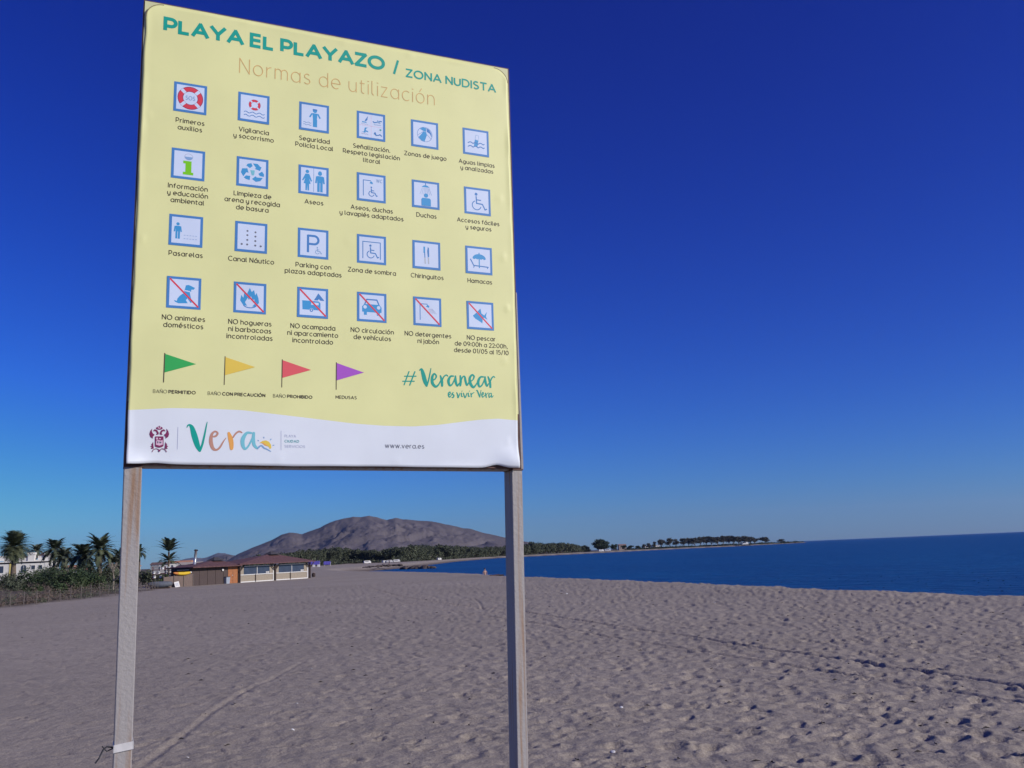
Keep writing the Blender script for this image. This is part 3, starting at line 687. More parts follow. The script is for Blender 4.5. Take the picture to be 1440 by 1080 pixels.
q = pic(2, 4, 'pictogram of a fork and a knife'); P = q[0]
P.ribbon([(-.16, .60), (-.16, .14)], .06, 'sky'); P.ribbon([(-.14, .20), (-.12, -.18)], .035, 'blue'); P.ribbon([(-.12, -.18), (-.10, -.62)], .045, 'palegrey')
P.poly([(.10, .60), (.18, .52), (.19, -.08), (.09, -.18), (.05, .3)], 'blue'); P.ribbon([(.13, -.16), (.14, -.62)], .045, 'palegrey'); done(q)
q = pic(2, 5, 'pictogram of a parasol over a sun lounger'); P = q[0]
P.poly(arc(.02, .12, .50, .34, 0, 180, 16)+[(-.36, .06), (-.24, .12), (-.12, .06), (.02, .12), (.16, .06), (.28, .12), (.40, .06)], 'sky'); P.rect(-.02, -.56, .06, .56, 'sky')
P.ribbon([(-.64, .06), (-.40, -.40), (.72, -.44)], .04, 'blue'); P.ribbon([(-.34, -.40), (-.42, -.56)], .03, 'blue'); P.ribbon([(.62, -.44), (.64, -.56)], .03, 'blue'); done(q)
T_ = lambda pts: [((x-545)/440, -(y-505-(x-545)*.075)/385) for x, y in pts]
q = pic(3, 0, 'crossed out sitting dog pictogram'); P = q[0]
P.poly(T_([(590,320),(660,310),(740,345),(825,385),(800,425),(730,430),(730,480),(700,475),(700,520),(715,580),(760,740),(720,750),(640,640),(600,680),(650,760),(420,760),(330,725),(300,690),(320,680),(370,705),(385,640),(440,575),(540,510),(560,430)]), 'sky')
P.ribbon(T_([(562, 448), (700, 478)]), .035, 'white'); slash(P); done(q)
q = pic(3, 1, 'crossed out fire pictogram'); P = q[0]
P.poly([(-.40, -.50), (-.60, -.20), (-.54, .16), (-.40, -.02), (-.36, .34), (-.20, .24), (-.02, .66), (.10, .40), (.24, .54), (.32, .20), (.40, .36), (.52, .02), (.56, -.28), (.36, -.56)], 'sky')
P.poly([(-.30, -.30), (-.14, .0), (-.06, -.14), (.06, .12), (.16, -.16), (.26, -.06), (.30, -.36), (.14, -.54), (-.16, -.54)], 'white'); P.ribbon(arc(0, -.40, .42, .24, 200, 340, 10), .03, 'blue'); slash(P); done(q)
q = pic(3, 2, 'crossed out caravan and tent pictogram'); P = q[0]
P.poly([(-.68, .12), (.38, .12), (.50, .0), (.50, -.48), (-.66, -.48)], 'sky'); P.rect(-.10, -.14, .38, .02, 'white'); P.disc(-.08, -.50, .13, 'white'); P.ring(-.08, -.50, .05, .11, 'blue')
P.poly([(.08, .18), (.36, .66), (.76, .18), (.48, .18), (.40, .28), (.32, .18)], 'blue'); slash(P); done(q)
q = pic(3, 3, 'crossed out car front pictogram'); P = q[0]
P.ribbon([(-.48, .20), (-.34, .52), (.34, .52), (.48, .20)], .045, 'blue'); P.poly([(-.66, .02), (-.52, .20), (.52, .20), (.66, .02), (.66, -.34), (-.66, -.34)], 'sky')
for s_ in (-1, 1): P.disc(.46*s_, 0, .12, 'white'); P.rect(.34*s_, -.54, .54*s_, -.32, 'sky')
slash(P); done(q)
q = pic(3, 4, 'crossed out shower pictogram'); P = q[0]; shower(P, -.52, -.60, 1.02)
for k in range(5): P.ribbon([(.10+.06*k, .22), (.16+.12*k, -.12)], .010, 'line')
slash(P); done(q)
q = pic(3, 5, 'crossed out fish pictogram'); P = q[0]
P.poly([(-.56, -.04), (-.26, .22), (.02, .52), (.10, .16), (.30, .04), (.50, .32), (.42, -.02), (.52, -.26), (.28, -.12), (.18, -.20), (.14, -.54), (-.14, -.36), (-.38, -.24)], 'sky'); slash(P); done(q)

# ---- flags, slogan, foot of the sheet ----------------------------------------
for (u, ink, what) in ((.150, 'green', 'green'), (.430, 'yellow', 'yellow'), (.709, 'coral', 'red'), (.985, 'purple', 'purple')):
    P = Print(dz(u+.05, .48)+.0006); P.ribbon([(u-.001, .394), (u, .538)], .0022, 'pole'); P.poly([(u+.002, .534), (u+.145, .491), (u+.002, .443)], ink); P.build('flag_print', what+' triangular bathing flag print')
for (a, b_, u0, u1) in (('BAÑO', 'PERMITIDO', .103, .297), ('BAÑO', 'CON PRECAUCIÓN', .353, .628), ('BAÑO', 'PROHIBIDO', .666, .862)):
    fa = text_w(a, .09, .18); fb = text_w(b_, .2, .14); tot = fa+.45+fb; k_ = (u1-u0)/tot; P = Print()
    put_text(P, a, u0, .341, .0175, .10, 'dark', width=fa*k_, track=.18); put_text(P, b_, u1, .341, .0175, .20, 'dark', 'r', width=fb*k_, track=.14); P.build('flag_caption_lettering')
P = Print(); put_text(P, 'MEDUSAS', .981, .347, .0175, .16, 'dark', width=.110, track=.16); P.build('flag_caption_lettering')
A = [[.0004108829621719, -7.79014388e-06, 1.31491805959], [1.860933e-05, -.00039474110937, .57622867067]]
P = Print()
for st in ([(148,180,8),(85,360,8)], [(228,180,8),(160,365,8)], [(90,243,7),(245,243,7)], [(65,312,7),(220,312,7)],
  [(292,160,7),(318,148,16),(340,210,26),(366,310,28),(388,372,17)], [(390,378,12),(415,300,9),(435,200,8),(447,130,4)],
  [(458,300,6),(500,285,9),(522,240,10),(492,208,11),(466,255,17),(468,335,20),(510,385,16),(552,360,10),(588,290,6)],
  [(578,235,9),(597,300,18),(602,375,15)], [(602,310,7),(625,250,9),(660,225,9),(680,240,7)],
  [(762,240,9),(718,245,13),(690,305,18),(708,368,14),(745,350,9),(785,262,8)], [(788,240,11),(792,320,17),(815,375,12),(842,335,6)],
  [(856,236,11),(862,300,17),(856,372,13)], [(862,320,7),(890,252,9),(918,248,12),(930,310,16),(950,365,13),(978,325,6)],
  [(978,322,6),(1030,295,8),(1052,245,11),(1022,222,12),(990,270,16),(1000,345,20),(1040,395,16),(1078,360,9),(1104,315,6)],
  [(1188,250,9),(1140,255,13),(1110,320,18),(1126,385,13),(1165,365,9),(1205,275,8)], [(1208,250,11),(1215,325,17),(1236,378,12),(1258,345,6)],
  [(1253,248,10),(1278,320,17),(1285,396,14)], [(1285,322,7),(1305,268,9),(1332,245,9),(1350,258,6)]): brush(P, st, 'teal', A)
P.build('slogan_lettering')
P = Print()
for st in ([(690,505,6),(713,490,7),(712,462,7),(692,475,8),(690,510,9),(708,532,8),(736,498,5)], [(757,468,6),(742,485,8),(765,510,9),(755,538,8),(738,535,5)], [(805,470,6),(818,500,9),(825,540,8),(852,478,5)],
  [(872,478,8),(873,520,8),(890,525,5)], [(876,452,5),(881,448,5)], [(900,478,7),(923,540,8),(950,478,5)], [(968,478,8),(972,522,8),(990,520,5)], [(982,452,5),(987,448,5)], [(1005,480,7),(1012,530,8)], [(1010,505,5),(1028,482,6),(1050,470,5)],
  [(1085,440,6),(1100,452,9),(1130,532,9)], [(1131,535,7),(1140,490,5),(1150,438,4)], [(1160,512,5),(1184,492,6),(1177,468,6),(1160,498,8),(1173,536,7),(1206,508,5)], [(1212,480,7),(1225,540,8)], [(1222,512,4),(1240,484,5),(1256,478,5)],
  [(1292,480,5),(1264,496,8),(1268,540,7),(1296,512,5)], [(1298,482,6),(1304,538,7),(1326,515,4)]): brush(P, st, 'teal', A)
P.build('slogan_lettering')
A = [[.000326105275, 7.50418321e-06, .233561245829], [7.144452148e-06, -.00033964492569, .236559912999]]
P = Print()
brush(P, [(84,168,6),(96,142,10),(122,136,16),(155,175,30),(190,290,42),(232,425,36),(266,500,20)], 'teal', A); brush(P, [(268,506,14),(302,410,15),(335,262,12),(358,140,8),(369,90,4)], 'teal', A)
brush(P, [(442,300,10),(490,293,15),(518,252,14),(480,226,13),(434,270,19),(422,370,27),(450,465,23),(500,490,15),(550,455,14),(598,375,10),(636,320,5)], 'brick', A)
brush(P, [(678,250,20),(700,320,34),(715,400,33),(718,472,26)], 'orange', A); brush(P, [(738,312,12),(780,255,13),(828,226,14),(868,242,9)], 'brick', A)
brush(P, [(1010,248,14),(940,248,20),(884,330,29),(882,420,27),(915,477,18),(968,430,13),(1018,330,13)], 'aqua', A); brush(P, [(1042,248,20),(1036,340,25),(1050,425,23),(1095,472,16)], 'aqua', A)
brush(P, [(1095,472,14),(1150,432,12),(1192,466,12),(1230,482,10),(1290,516,6)], 'steel', A)
UV = lambda x, y: (A[0][0]*x+A[0][1]*y+A[0][2], A[1][0]*x+A[1][1]*y+A[1][2])
P.poly([UV(*p) for p in ((1125,392),(1170,363),(1222,355),(1268,377),(1296,420),(1302,468),(1282,482),(1250,440),(1200,425),(1165,395))], 'yellow')
P.poly([UV(*p) for p in ((1130,394),(1165,398),(1200,428),(1250,445),(1225,415),(1175,385))], 'orange')
for a, b_ in (((1100,350),(1116,366)), ((1190,302),(1192,326)), ((1302,332),(1284,352)), ((1344,424),(1320,430))): P.ribbon([UV(*a), UV(*b_)], .0022, 'steel')
P.build('town_logo_lettering', 'brush lettered word Vera with a rising sun and wave')
for q_ in ([(.2215, .073), (.2212, .180)], [(.709, .078), (.7075, .174)]): P = Print(); P.ribbon(q_, .0011, 'line'); P.build('divider_line_print')
for (t_, v_, wt_, ink_, w_) in (('PLAYA', .142, .10, 'line', .056), ('CIUDAD', .116, .17, 'tealgrey', .072), ('SERVICIOS', .090, .10, 'line', .102)):
    P = Print(); put_text(P, t_, .725, v_, .0135, wt_, ink_, width=w_); P.build('tagline_lettering')
P = Print(); put_text(P, 'www.vera.es', 1.240, .097, .0265, .12, 'ash', width=.214, track=.2); P.build('web_address_lettering')
A = [[.0001764517, 6.35741479e-06, .060469312], [3.6020527e-06, -.00018862462, .212988477]]
UV = lambda x, y: (A[0][0]*x+A[0][1]*y+A[0][2], A[1][0]*x+A[1][1]*y+A[1][2])
P = Print(max(dz(.10+.02*i, .06+.03*j) for i in range(5) for j in range(5))+.0006); mir = lambda pts: [(858-x, y) for x, y in pts]
def pl_(pts, ink='wine'): P.poly([UV(*p) for p in pts], ink)
pl_([(430+85*math.cos(a*.314), 222+40*math.sin(a*.314)) for a in range(20)]); pl_([(380,215),(405,195),(430,222),(455,195),(480,215),(430,240)], 'pink'); P.ribbon([UV(430, 160), UV(430, 190)], .0014, 'wine')
for f_ in (lambda p: p, mir):
    pl_(f_([(250,232),(205,290),(180,370),(205,445),(268,487),(268,440),(312,390),(262,352),(240,300)]))
    pl_(f_([(270,300),(312,248),(375,272),(415,335),(412,382),(345,390),(372,345),(335,296)]))
    pl_(f_([(275,560),(262,600),(225,632),(248,648),(200,690),(245,695),(215,745),(292,738),(280,650)]))
    brush(P, [p+(9,) for p in f_([(245,822),(285,765),(350,742),(400,758),(430,792)])], 'wine', A)
pl_([(325,432),(535,432),(535,675),(500,698),(430,712),(360,698),(325,675)]); pl_([(352,540),(395,520),(470,540),(512,520),(515,640),(430,665),(345,640)], 'pink')
pl_([(345,470),(380,455),(400,500),(360,520)], 'pink'); pl_([(430,470),(470,480),(455,510),(425,500)], 'pink'); pl_([(370,560),(400,545),(410,600),(375,610)], 'ash'); pl_([(430,560),(490,570),(470,610),(425,600)], 'ash')
pl_([(395,790),(430,762),(465,790),(430,826)]); P.build('crest_print', 'wine red double headed eagle crest over a shield')
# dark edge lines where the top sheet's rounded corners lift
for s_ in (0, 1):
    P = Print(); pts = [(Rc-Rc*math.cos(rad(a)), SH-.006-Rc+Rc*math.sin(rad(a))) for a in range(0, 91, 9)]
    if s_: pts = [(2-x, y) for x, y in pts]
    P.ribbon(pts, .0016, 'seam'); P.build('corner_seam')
# ------------------------------------------------------------------ vegetation helpers
def leaf_mat(name, a, b, scale=1.2):
    m = mat(name, a, .75, scale=scale, second=b, spec=.2, cut=(.36, .64)); m.node_tree.nodes['Principled BSDF'].inputs['Roughness'].default_value = .7; return m
m_trunk = mat('bark', (.12, .09, .07), .9, .25, 6, .6)
m_palmtrunk = mat('palm_bark', (.15, .115, .085), .9, .3, 9, .8, 20)
m_palm = leaf_mat('palm_leaf', (.045, .060, .040), (.095, .112, .062), 1.5)
m_palmdry = leaf_mat('dry_palm_leaf', (.15, .115, .07), (.24, .19, .12), 2)
m_palmy = leaf_mat('pale_palm_leaf', (.058, .075, .044), (.125, .138, .075), 1.5)
m_green = leaf_mat('green_leaf', (.028, .050, .024), (.07, .095, .04), 1.0)
m_grey = leaf_mat('grey_green_leaf', (.055, .070, .045), (.12, .13, .085), .8)
m_tam = leaf_mat('tamarisk_leaf', (.058, .070, .045), (.125, .135, .085), .25)
m_dark = leaf_mat('dark_pine_leaf', (.022, .036, .022), (.05, .065, .035), .4)
m_pine = leaf_mat('pine_leaf', (.045, .046, .040), (.095, .088, .072), .4)
m_dry = leaf_mat('dry_scrub', (.10, .075, .062), (.19, .145, .115), .9)
def leaves(rng, lumps, n, size, asp=2.2):
    """leaf quads scattered on and in the given ellipsoid lumps (cx,cy,cz,rx,ry,rz)"""
    vs = []; fs = []
    w = [l[3]*l[4]*l[5] for l in lumps]
    w = [x**.66 for x in w]
    for k in range(n):
        l = rng.choices(lumps, w)[0]
        while True:
            p = Vector((rng.uniform(-1, 1), rng.uniform(-1, 1), rng.uniform(-1, 1)))
            if 0 < p.length <= 1: break
        p = p.normalized()*(rng.random()**.42)*(1+.12*rng.gauss(0, 1))
        c = Vector((l[0]+p.x*l[3], l[1]+p.y*l[4], l[2]+p.z*l[5]))
        d = Vector((rng.gauss(0, 1), rng.gauss(0, 1), rng.gauss(.25, .8))).normalized(); s = size*rng.uniform(.6, 1.5)
        e = d.cross(Vector((rng.gauss(0, 1), rng.gauss(0, 1), rng.gauss(0, 1)))).normalized()
        i = len(vs); vs += [c-d*s*.5-e*s*.12, c-e*s/asp*.6, c+d*s*.5, c+e*s/asp*.6]; fs.append((i, i+1, i+2, i+3))
    return vs, fs
def bush_mesh(name, seed, r, h, n, size, m, parent=None, nl=7, base=.0):
    rng = random.Random(seed); L = []
    for k in range(nl):
        a = rng.uniform(0, 6.28); q = rng.uniform(0, .62)*r
        rr = r*rng.uniform(.3, .55); L.append((q*math.cos(a), q*math.sin(a), base+(h-base)*rng.uniform(.25, .72), rr, rr, (h-base)*rng.uniform(.22, .36)))
    v, f = leaves(rng, L, n, size); return mesh_obj(name, v, f, m, parent)
def tree(name, loc, h, r, seed, label, cat='tree', group=None, m=None, n=900, trunk=.35, leaf=.22, nl=9, flat=1.0):
    t = empty(name, loc); tag(t, label, cat, group)
    rng = random.Random(seed)
    mb = MB(); mb.tube([(0, 0, -.3), (rng.uniform(-.05, .05)*h, rng.uniform(-.05, .05)*h, h*trunk*.7), (rng.uniform(-.08, .08)*h, 0, h*(trunk+.25))], [.035*h, .026*h, .012*h], 7)
    for k in range(4):
        a = rng.uniform(0, 6.28); mb.tube([(0, 0, h*trunk*.7), (math.cos(a)*r*.5, math.sin(a)*r*.5, h*(trunk+.3))], [.018*h, .007*h], 5)
    mb.build('trunk', m_trunk, t)
    L = []
    for k in range(nl):
        a = rng.uniform(0, 6.28); q = rng.uniform(0, .68)*r; rr = r*rng.uniform(.28, .5)
        z = h*(trunk+(1-trunk)*rng.uniform(.2, .80)*(1-.35*(q/r)**2)); L.append((q*math.cos(a), q*math.sin(a), z, rr, rr, rr*flat*rng.uniform(.55, .9)*min(1, h*.5/r)))
    v, f = leaves(rng, L, n, leaf); mesh_obj('crown', v, f, m or m_green, t); return t
def frond(vs, fs, base, az, el0, L, droop, wid, nleaf, rng, up=.35, lw=.034):
    p = Vector(base); el = el0; pts = []; d = None
    seg = 9
    for k in range(seg+1):
        d = Vector((math.cos(az)*math.cos(el), math.sin(az)*math.cos(el), math.sin(el))); pts.append((p.copy(), d.copy())); p = p+d*(L/seg); el -= droop/seg*(.5+k/seg)
    for k in range(seg):     # rachis
        a, b = pts[k][0], pts[k+1][0]; s = pts[k][1].cross(Vector((0, 0, 1))).normalized()*L*.008
        i = len(vs); vs += [a-s, b-s, b+s, a+s]; fs.append((i, i+1, i+2, i+3))
    for k in range(nleaf):
        t = .16+.84*k/nleaf; q = min(seg-1, int(t*seg)); f = t*seg-q; c = pts[q][0].lerp(pts[min(seg, q+1)][0], f); d = pts[q][1]
        side = d.cross(Vector((0, 0, 1))).normalized(); ll = wid*math.sin(math.pi*min(1, t*.85+.15))**.6*rng.uniform(.8, 1.15)
        for sg in (-1, 1):
            e = (side*sg*.75+d*.6+Vector((0, 0, up-.45*t))).normalized()*ll; wv = d*L*lw
            i = len(vs); vs += [c-wv, c+wv, c+e+wv*.25, c+e-wv*.25]; fs.append((i, i+1, i+2, i+3))
def palm(loc, h, L, seed, label, fan=False, m=None, nf=34, skirt=0, tr=.16, lean=(0, 0), group=None, el_rng=(-.7, 1.35), tiers=None, droop=1.4):
    rng = random.Random(seed); t = empty('palm_tree', loc); tag(t, label, 'palm tree', group)
    mb = MB(); n = 7; top = Vector((lean[0], lean[1], h))
    mb.tube([(top.x*(k/n)**2, top.y*(k/n)**2, h*k/n-.2*(k == 0)) for k in range(n+1)], [tr*(1.25-.4*k/n)*(1.07 if k % 2 else .95) for k in range(n+1)], 9); mb.build('trunk', m_palmtrunk, t, smooth=True)
    vs = []; fs = []
    for (zz, k_, e0, e1) in (tiers or [(h, 1.0, *el_rng)]):
        for k in range(int(nf*k_)):
            el = e0+(e1-e0)*((k+.5)/(nf*k_))**.8; az = k*2.39996+rng.uniform(-.3, .3)
            frond(vs, fs, (top.x, top.y, zz), az, el, L*rng.uniform(.8, 1.1)*(k_**.3), droop if not fan else .8, L*(.20 if not fan else .36), 16 if not fan else 11, rng)
    mesh_obj('crown', vs, fs, m or m_palm, t)
    if skirt:
        vs = []; fs = []
        for k in range(skirt):
            frond(vs, fs, (top.x, top.y, h-.12), k*2.4, rng.uniform(-1.5, -.75), L*.62, .6, L*.2, 8, rng, up=-.5)
        mesh_obj('dead_frond_skirt', vs, fs, m_palmdry, t)
    return t

# ------------------------------------------------------------------ the left shore: palms, shrubs, fence
def gxy(px, Y):      # x on the ground for a picture column at depth Y
    return (px-722)/1337.2*Y*1.0153-.0
def axy(px, py, Y): p = at(px, py, Y); return p.x
palm((axy(19, 800, 92), 92, 0), 4.25, 1.75, 3, 'tall thick crowned palm in front of the white house at the left edge', fan=True, m=m_palmy, nf=95, skirt=50, tr=.22, el_rng=(-1.1, 1.45))
palm((axy(50, 800, 225), 225, 0), 6.6, 3.0, 8, 'greyish palm rising behind the white house roof', nf=44, m=m_grey, tr=.14)
palm((axy(76, 800, 112), 112, 0), 4.2, 2.1, 9, 'feathery palm at the right end of the white house', nf=52, tr=.16, droop=1.2)
palm((axy(90, 800, 108), 108, 0), 3.2, 1.8, 12, 'short shaggy palm between the white house and the palm pair', nf=52, skirt=22, m=m_grey, tr=.17)
palm((axy(116, 800, 96), 96, 0), 3.1, 2.0, 14, 'left palm of the dense dark palm pair left of the post', nf=64, skirt=14, tr=.19, droop=1.2)
palm((axy(140, 800, 93), 93, 0), 3.6, 2.0, 17, 'taller right palm of the dense dark palm pair left of the post', nf=64, skirt=24, tr=.2, m=m_palmy, droop=1.1)
palm((axy(158, 800, 98), 98, 0), 2.3, 1.6, 18, 'low bushy palm close to the left post', nf=50, skirt=10, tr=.16, m=m_grey)
palm((axy(167, 800, 110), 110, 0), 3.2, 1.5, 19, 'small palm just left of the left post', nf=34, tr=.13)
palm((axy(196, 800, 112), 112, 0), 3.5, 1.3, 20, 'thin palm half hidden behind the left post', nf=24, tr=.1)
palm((axy(237, 800, 98), 98, 0), 3.2, 1.75, 23, 'lone two tiered palm standing clear behind the beach hut', nf=30, tr=.10, tiers=[(3.2, 1.0, .45, 1.4), (2.3, .7, -.4, 1.0)], droop=.95)
# bare pale tree
def bare_tree(loc, h, seed, label):
    t = empty('bare_tree', loc); tag(t, label, 'tree'); rng = random.Random(seed); mb = MB()
    def br(p, d, L, r, lv):
        q = p+d*L; mb.tube([p, p.lerp(q, .5)+Vector((rng.gauss(0, .04), rng.gauss(0, .04), 0))*L, q], [r, r*.8, r*.6], 5)
        if lv:
            for k in range(3): br(q, (d+Vector((rng.gauss(0, .5), rng.gauss(0, .5), rng.gauss(.15, .3)))).normalized(), L*.68, r*.58, lv-1)
    br(Vector((0, 0, -.1)), Vector((.05, 0, 1)), h*.36, h*.035, 4)
    mb.build('branches', mat('pale_bark', (.30, .25, .20), .9, .2, 8), t)
bare_tree((axy(159, 815, 74), 74, 0), 2.5, 4, 'pale leafless tree at the dune edge just left of the post')
bare_tree((axy(88, 815, 84), 84, 0), 2.2, 9, 'grey twiggy bare tree below the shaggy palm')
# shrubs
SHR = [(36,812,88,1.5,1.9,m_green),(60,815,86,1.7,1.8,m_green),(82,815,84,1.5,1.7,m_dark),(100,818,80,1.6,2.0,m_green),(118,816,84,1.8,1.9,m_dark),(132,820,78,1.2,1.3,m_green),(8,812,84,1.4,1.6,m_grey),
       (22,818,76,1.0,1.0,m_grey),(108,826,72,.9,1.1,m_green),(125,815,92,1.9,2.3,m_dark),(148,812,96,1.6,1.9,m_grey),(92,808,98,1.8,2.2,m_dark),(66,804,104,1.7,2.0,m_green),(170,815,84,1.1,1.1,m_grey),(205,814,88,1.0,1.3,m_grey),(226,812,92,.8,1.0,m_green),(48,826,70,.8,.8,m_green),(84,830,66,.7,.8,m_green)]
WHERE = ['green shrub in front of the arched window of the white house', 'green shrub below the right chimney tower of the white house', 'dark shrub at the foot of the feathery palm', 'green shrub at the foot of the shaggy palm', 'dark shrub at the foot of the left palm of the dark pair',
 'green shrub at the foot of the right palm of the dark pair', 'grey green shrub at the left edge of the photo', 'small grey green shrub before the tall palm trunk', 'small green shrub close behind the fence below the dark palm pair', 'tall dark shrub rising between the two palms of the dark pair',
 'grey green shrub beside the low bushy palm near the left post', 'dark shrub behind the gap between shaggy palm and palm pair', 'green shrub against the right end wall of the white house', 'grey green shrub half hidden by the left post', 'grey green shrub just right of the left post', 'green shrub between the notice board and the covered boat', 'low green shrub near the fence below the white house', 'lowest small green shrub at the fence below the shaggy palm']
WHAT = {m_green.name: 'green', m_dark.name: 'dark evergreen', m_grey.name: 'grey green'}
for i, (px, py, Y, r, h, m) in enumerate(SHR):
    t = empty('dune_shrub', (axy(px, py, Y), Y, 0)); 
    tag(t, WHERE[i], 'shrub', WHAT[m.name]+' shrubs in the dune belt')
    bush_mesh('foliage', 40+i, r*1.1, h*1.22, 1900, .15, m, t, 9)
    MB().tube([(0, 0, -.1), (.05, .02, h*.5)], [.05, .03], 5).build('stem', m_trunk, t)
# dry scrub and grass, nobody could count it
rng = random.Random(77); V = []; Fc = []; mi = []
def add_leaves(L, n, size, asp, k):
    v, f = leaves(rng, L, n, size, asp); o_ = len(V); V.extend(v); Fc.extend([tuple(i+o_ for i in q) for q in f]); mi.extend([k]*len(f))
for k in range(420):
    Y = 42+70*rng.random()**1.5; xl = float(np.interp(Y, [40, 61, 70, 76, 80, 92, 115], [-25.9, -26.4, -27.4, -29, -34.5, -37.5, -43]))
    X = xl-rng.random()**1.4*Y*.34-.2; r = rng.uniform(.35, .95); h = rng.uniform(.25, .9)*(1.25 if Y > 60 else .8)
    add_leaves([(X, Y, h*.42, r, r, h*.6)], 270, .10, 4, 0 if rng.random() < .72 else 1)
o = mesh_obj('dry_scrub', V, Fc, [m_dry, m_grey], None, mi); tag(o, 'dry brown scrub and grass covering the low dunes', kind='stuff')
# fence
m_fpost = mat('grey_wood', (.15, .125, .11), .9, .2, 20, .4)
fence = empty('dune_fence', (-25.7, 44, 0)); tag(fence, 'low wire fence on thin wooden posts along the dune edge', 'fence')
rng = random.Random(5); prev = None; wires = MB()
for k in range(23):
    Y = 44.5+k*1.42; X = float(np.interp(Y, [44, 50, 61, 70, 76], [-25.5, -25.7, -26.1, -27.0, -28.4])); h = rng.uniform(.62, .82)
    dx, dy = rng.gauss(0, .03), rng.gauss(0, .03)
    MB().tube([(0, 0, -.1), (dx, dy, h)], [.022, .018], 6).build('fence_post', m_fpost, fence, loc=(X+25.7, Y-44, 0))
    tp = [Vector((X+25.7+dx*z/h, Y-44+dy*z/h, z)) for z in (.25, .58)]
    if prev:
        for a, b in zip(prev, tp): wires.tube([a, a.lerp(b, .5)-Vector((0, 0, .03)), b], .006, 3)
    prev = tp
wires.build('wire', m_fpost, fence)

# ------------------------------------------------------------------ white house at the left
m_stucco = mat('white_stucco', (.74, .71, .64), .85, .05, 1.5, .3, 14)
m_roof = mat('dark_roof_tile', (.085, .065, .065), .85, .2, 8, .5)
m_gl = mat('dark_window_glass', (.05, .065, .10), .12, .1, 2, spec=.6)
m_yw = mat('yellow_render', (.60, .48, .14), .8, .08, 3)
m_dk = mat('dark_timber', (.045, .028, .022), .8, .2, 10)
hz = empty('white_house', (-99, 190, 0), .22); tag(hz, 'white flat roofed house with two square chimney towers behind the tall palm', 'house')
w = MB().box(-16, 5.9, 0, 8, -.5, 3.95).box(-2.5, 5.9, .25, 7.6, 4.15, 4.30).box(.0, 1.0, .2, .5, 4.3, 4.9).box(1.05, 2.0, .2, .8, 4.3, 5.0).box(3.7, 5.0, .3, .6, 4.3, 5.05).box(-5, -1.2, .3, .6, 4.3, 5.3).box(-1.2, -1.0, .3, .6, 4.3, 4.9).box(-9, -5.1, .3, .6, 4.3, 4.8)
w.build('wall', m_stucco, hz, bevel=.03)
MB().box(-16.1, 6.1, -.35, 8.1, 3.955, 4.145).build('roof_slab', m_stucco, hz)
MB().box(-16.05, 5.95, -.06, -.003, 3.72, 3.95).build('eave_shadow_strip', m_dk, hz)  # dark strip painting the shadow line under the roof slab
for (x0, x1, z1) in ((1.95, 3.15, 5.75), (5.05, 6.45, 5.55)):
    MB().box(x0, x1, -.05, 1.15, 2.6 if x0 > 4 else 4.15, z1-.42).build('chimney_tower', m_stucco, hz)
    c = MB().box(x0-.09, x1+.09, -.14, 1.24, z1-.42, z1).build('chimney_cap', m_stucco, hz)
    for q in (.36, .78): MB().box(x0+q-.09, x0+q+.1, -.15, -.135, z1-.29, z1-.14).build('vent_hole', m_gl, c)
for (x0, x1, zb, zt) in ((-1.0, 1.9, 4.4, 5.3), (3.2, 5.0, 4.6, 5.75)):
    xm = (x0+x1)/2; mesh_obj('hip_roof', [(x0-.2,1,zb),(x1+.2,1,zb),(x1+.2,5,zb),(x0-.2,5,zb),(xm-.3,3,zt),(xm+.3,3,zt)], [(0,1,5,4),(1,2,5),(2,3,4,5),(3,0,4)], m_roof, hz)
aw = MB().box(.75, 1.75, -.03, -.004, 1.9, 2.9); aw.add([(1.25+.5*math.cos(rad(a)), -.03, 2.9+.5*math.sin(rad(a))) for a in range(0, 181, 20)], [tuple(range(10))]); fr = aw.build('arched_window', m_gl, hz)
MB().box(1.22, 1.28, -.05, -.032, 1.9, 3.4).build('window_bar', m_stucco, fr)
for x in (2.6, 3.9): 
    f_ = MB().box(x, x+.8, -.05, -.004, 2.4, 3.3).build('window', m_stucco, hz); MB().box(x+.07, x+.73, -.06, -.052, 2.47, 3.23).build('pane', m_gl, f_)
MB().box(-1.35, -.35, -.08, -.004, 0, 3.7).build('yellow_panel', m_yw, hz)
for x in (-3.4, -5.6, -8): MB().box(x, x+1.0, -.03, -.004, 2.0, 3.3).build('window', m_gl, hz)

# small far houses behind the hut
m_or = mat('orange_roof_tile', (.48, .24, .14), .85, .15, 3)
def cottage(px, py, Y, w_, d_, hw, hr, rz, label, roof=m_or, wall=m_stucco, nwin=3):
    h = empty('cottage', (axy(px, py, Y), Y, 0), rz); tag(h, label, 'house')
    MB().box(-w_/2, w_/2, 0, d_, -.5, hw).build('wall', wall, h)
    o_ = .25; mesh_obj('roof', [(-w_/2-o_,-o_,hw),(w_/2+o_,-o_,hw),(w_/2+o_,d_+o_,hw),(-w_/2-o_,d_+o_,hw),(-w_/2-o_,d_/2,hw+hr),(w_/2+o_,d_/2,hw+hr)], [(0,1,5,4),(2,3,4,5),(0,4,3),(1,2,5),(0,3,2,1)], roof, h)
    for k in range(nwin):
        x = -w_/2+w_*(k+.5)/nwin; MB().box(x-.22, x+.22, -.03, -.004, hw*.35, hw*.8).build('window', m_gl, h)
cottage(252, 800, 260, 5.5, 5, 2.9, .55, .15, 'low white house with an orange roof behind the hut, right of the lone palm')
cottage(266, 800, 230, 5.0, 4, 2.2, .6, .1, 'long low house with a pale roof directly behind the hut chimney', roof=mat('pale_roof_tile', (.42, .36, .30), .85, .15, 3))
cottage(224, 800, 280, 5.0, 5, 2.7, .7, .1, 'small house with a brown roof behind the grey notice board', roof=mat('brown_roof_tile', (.16, .10, .08), .85, .15, 3))
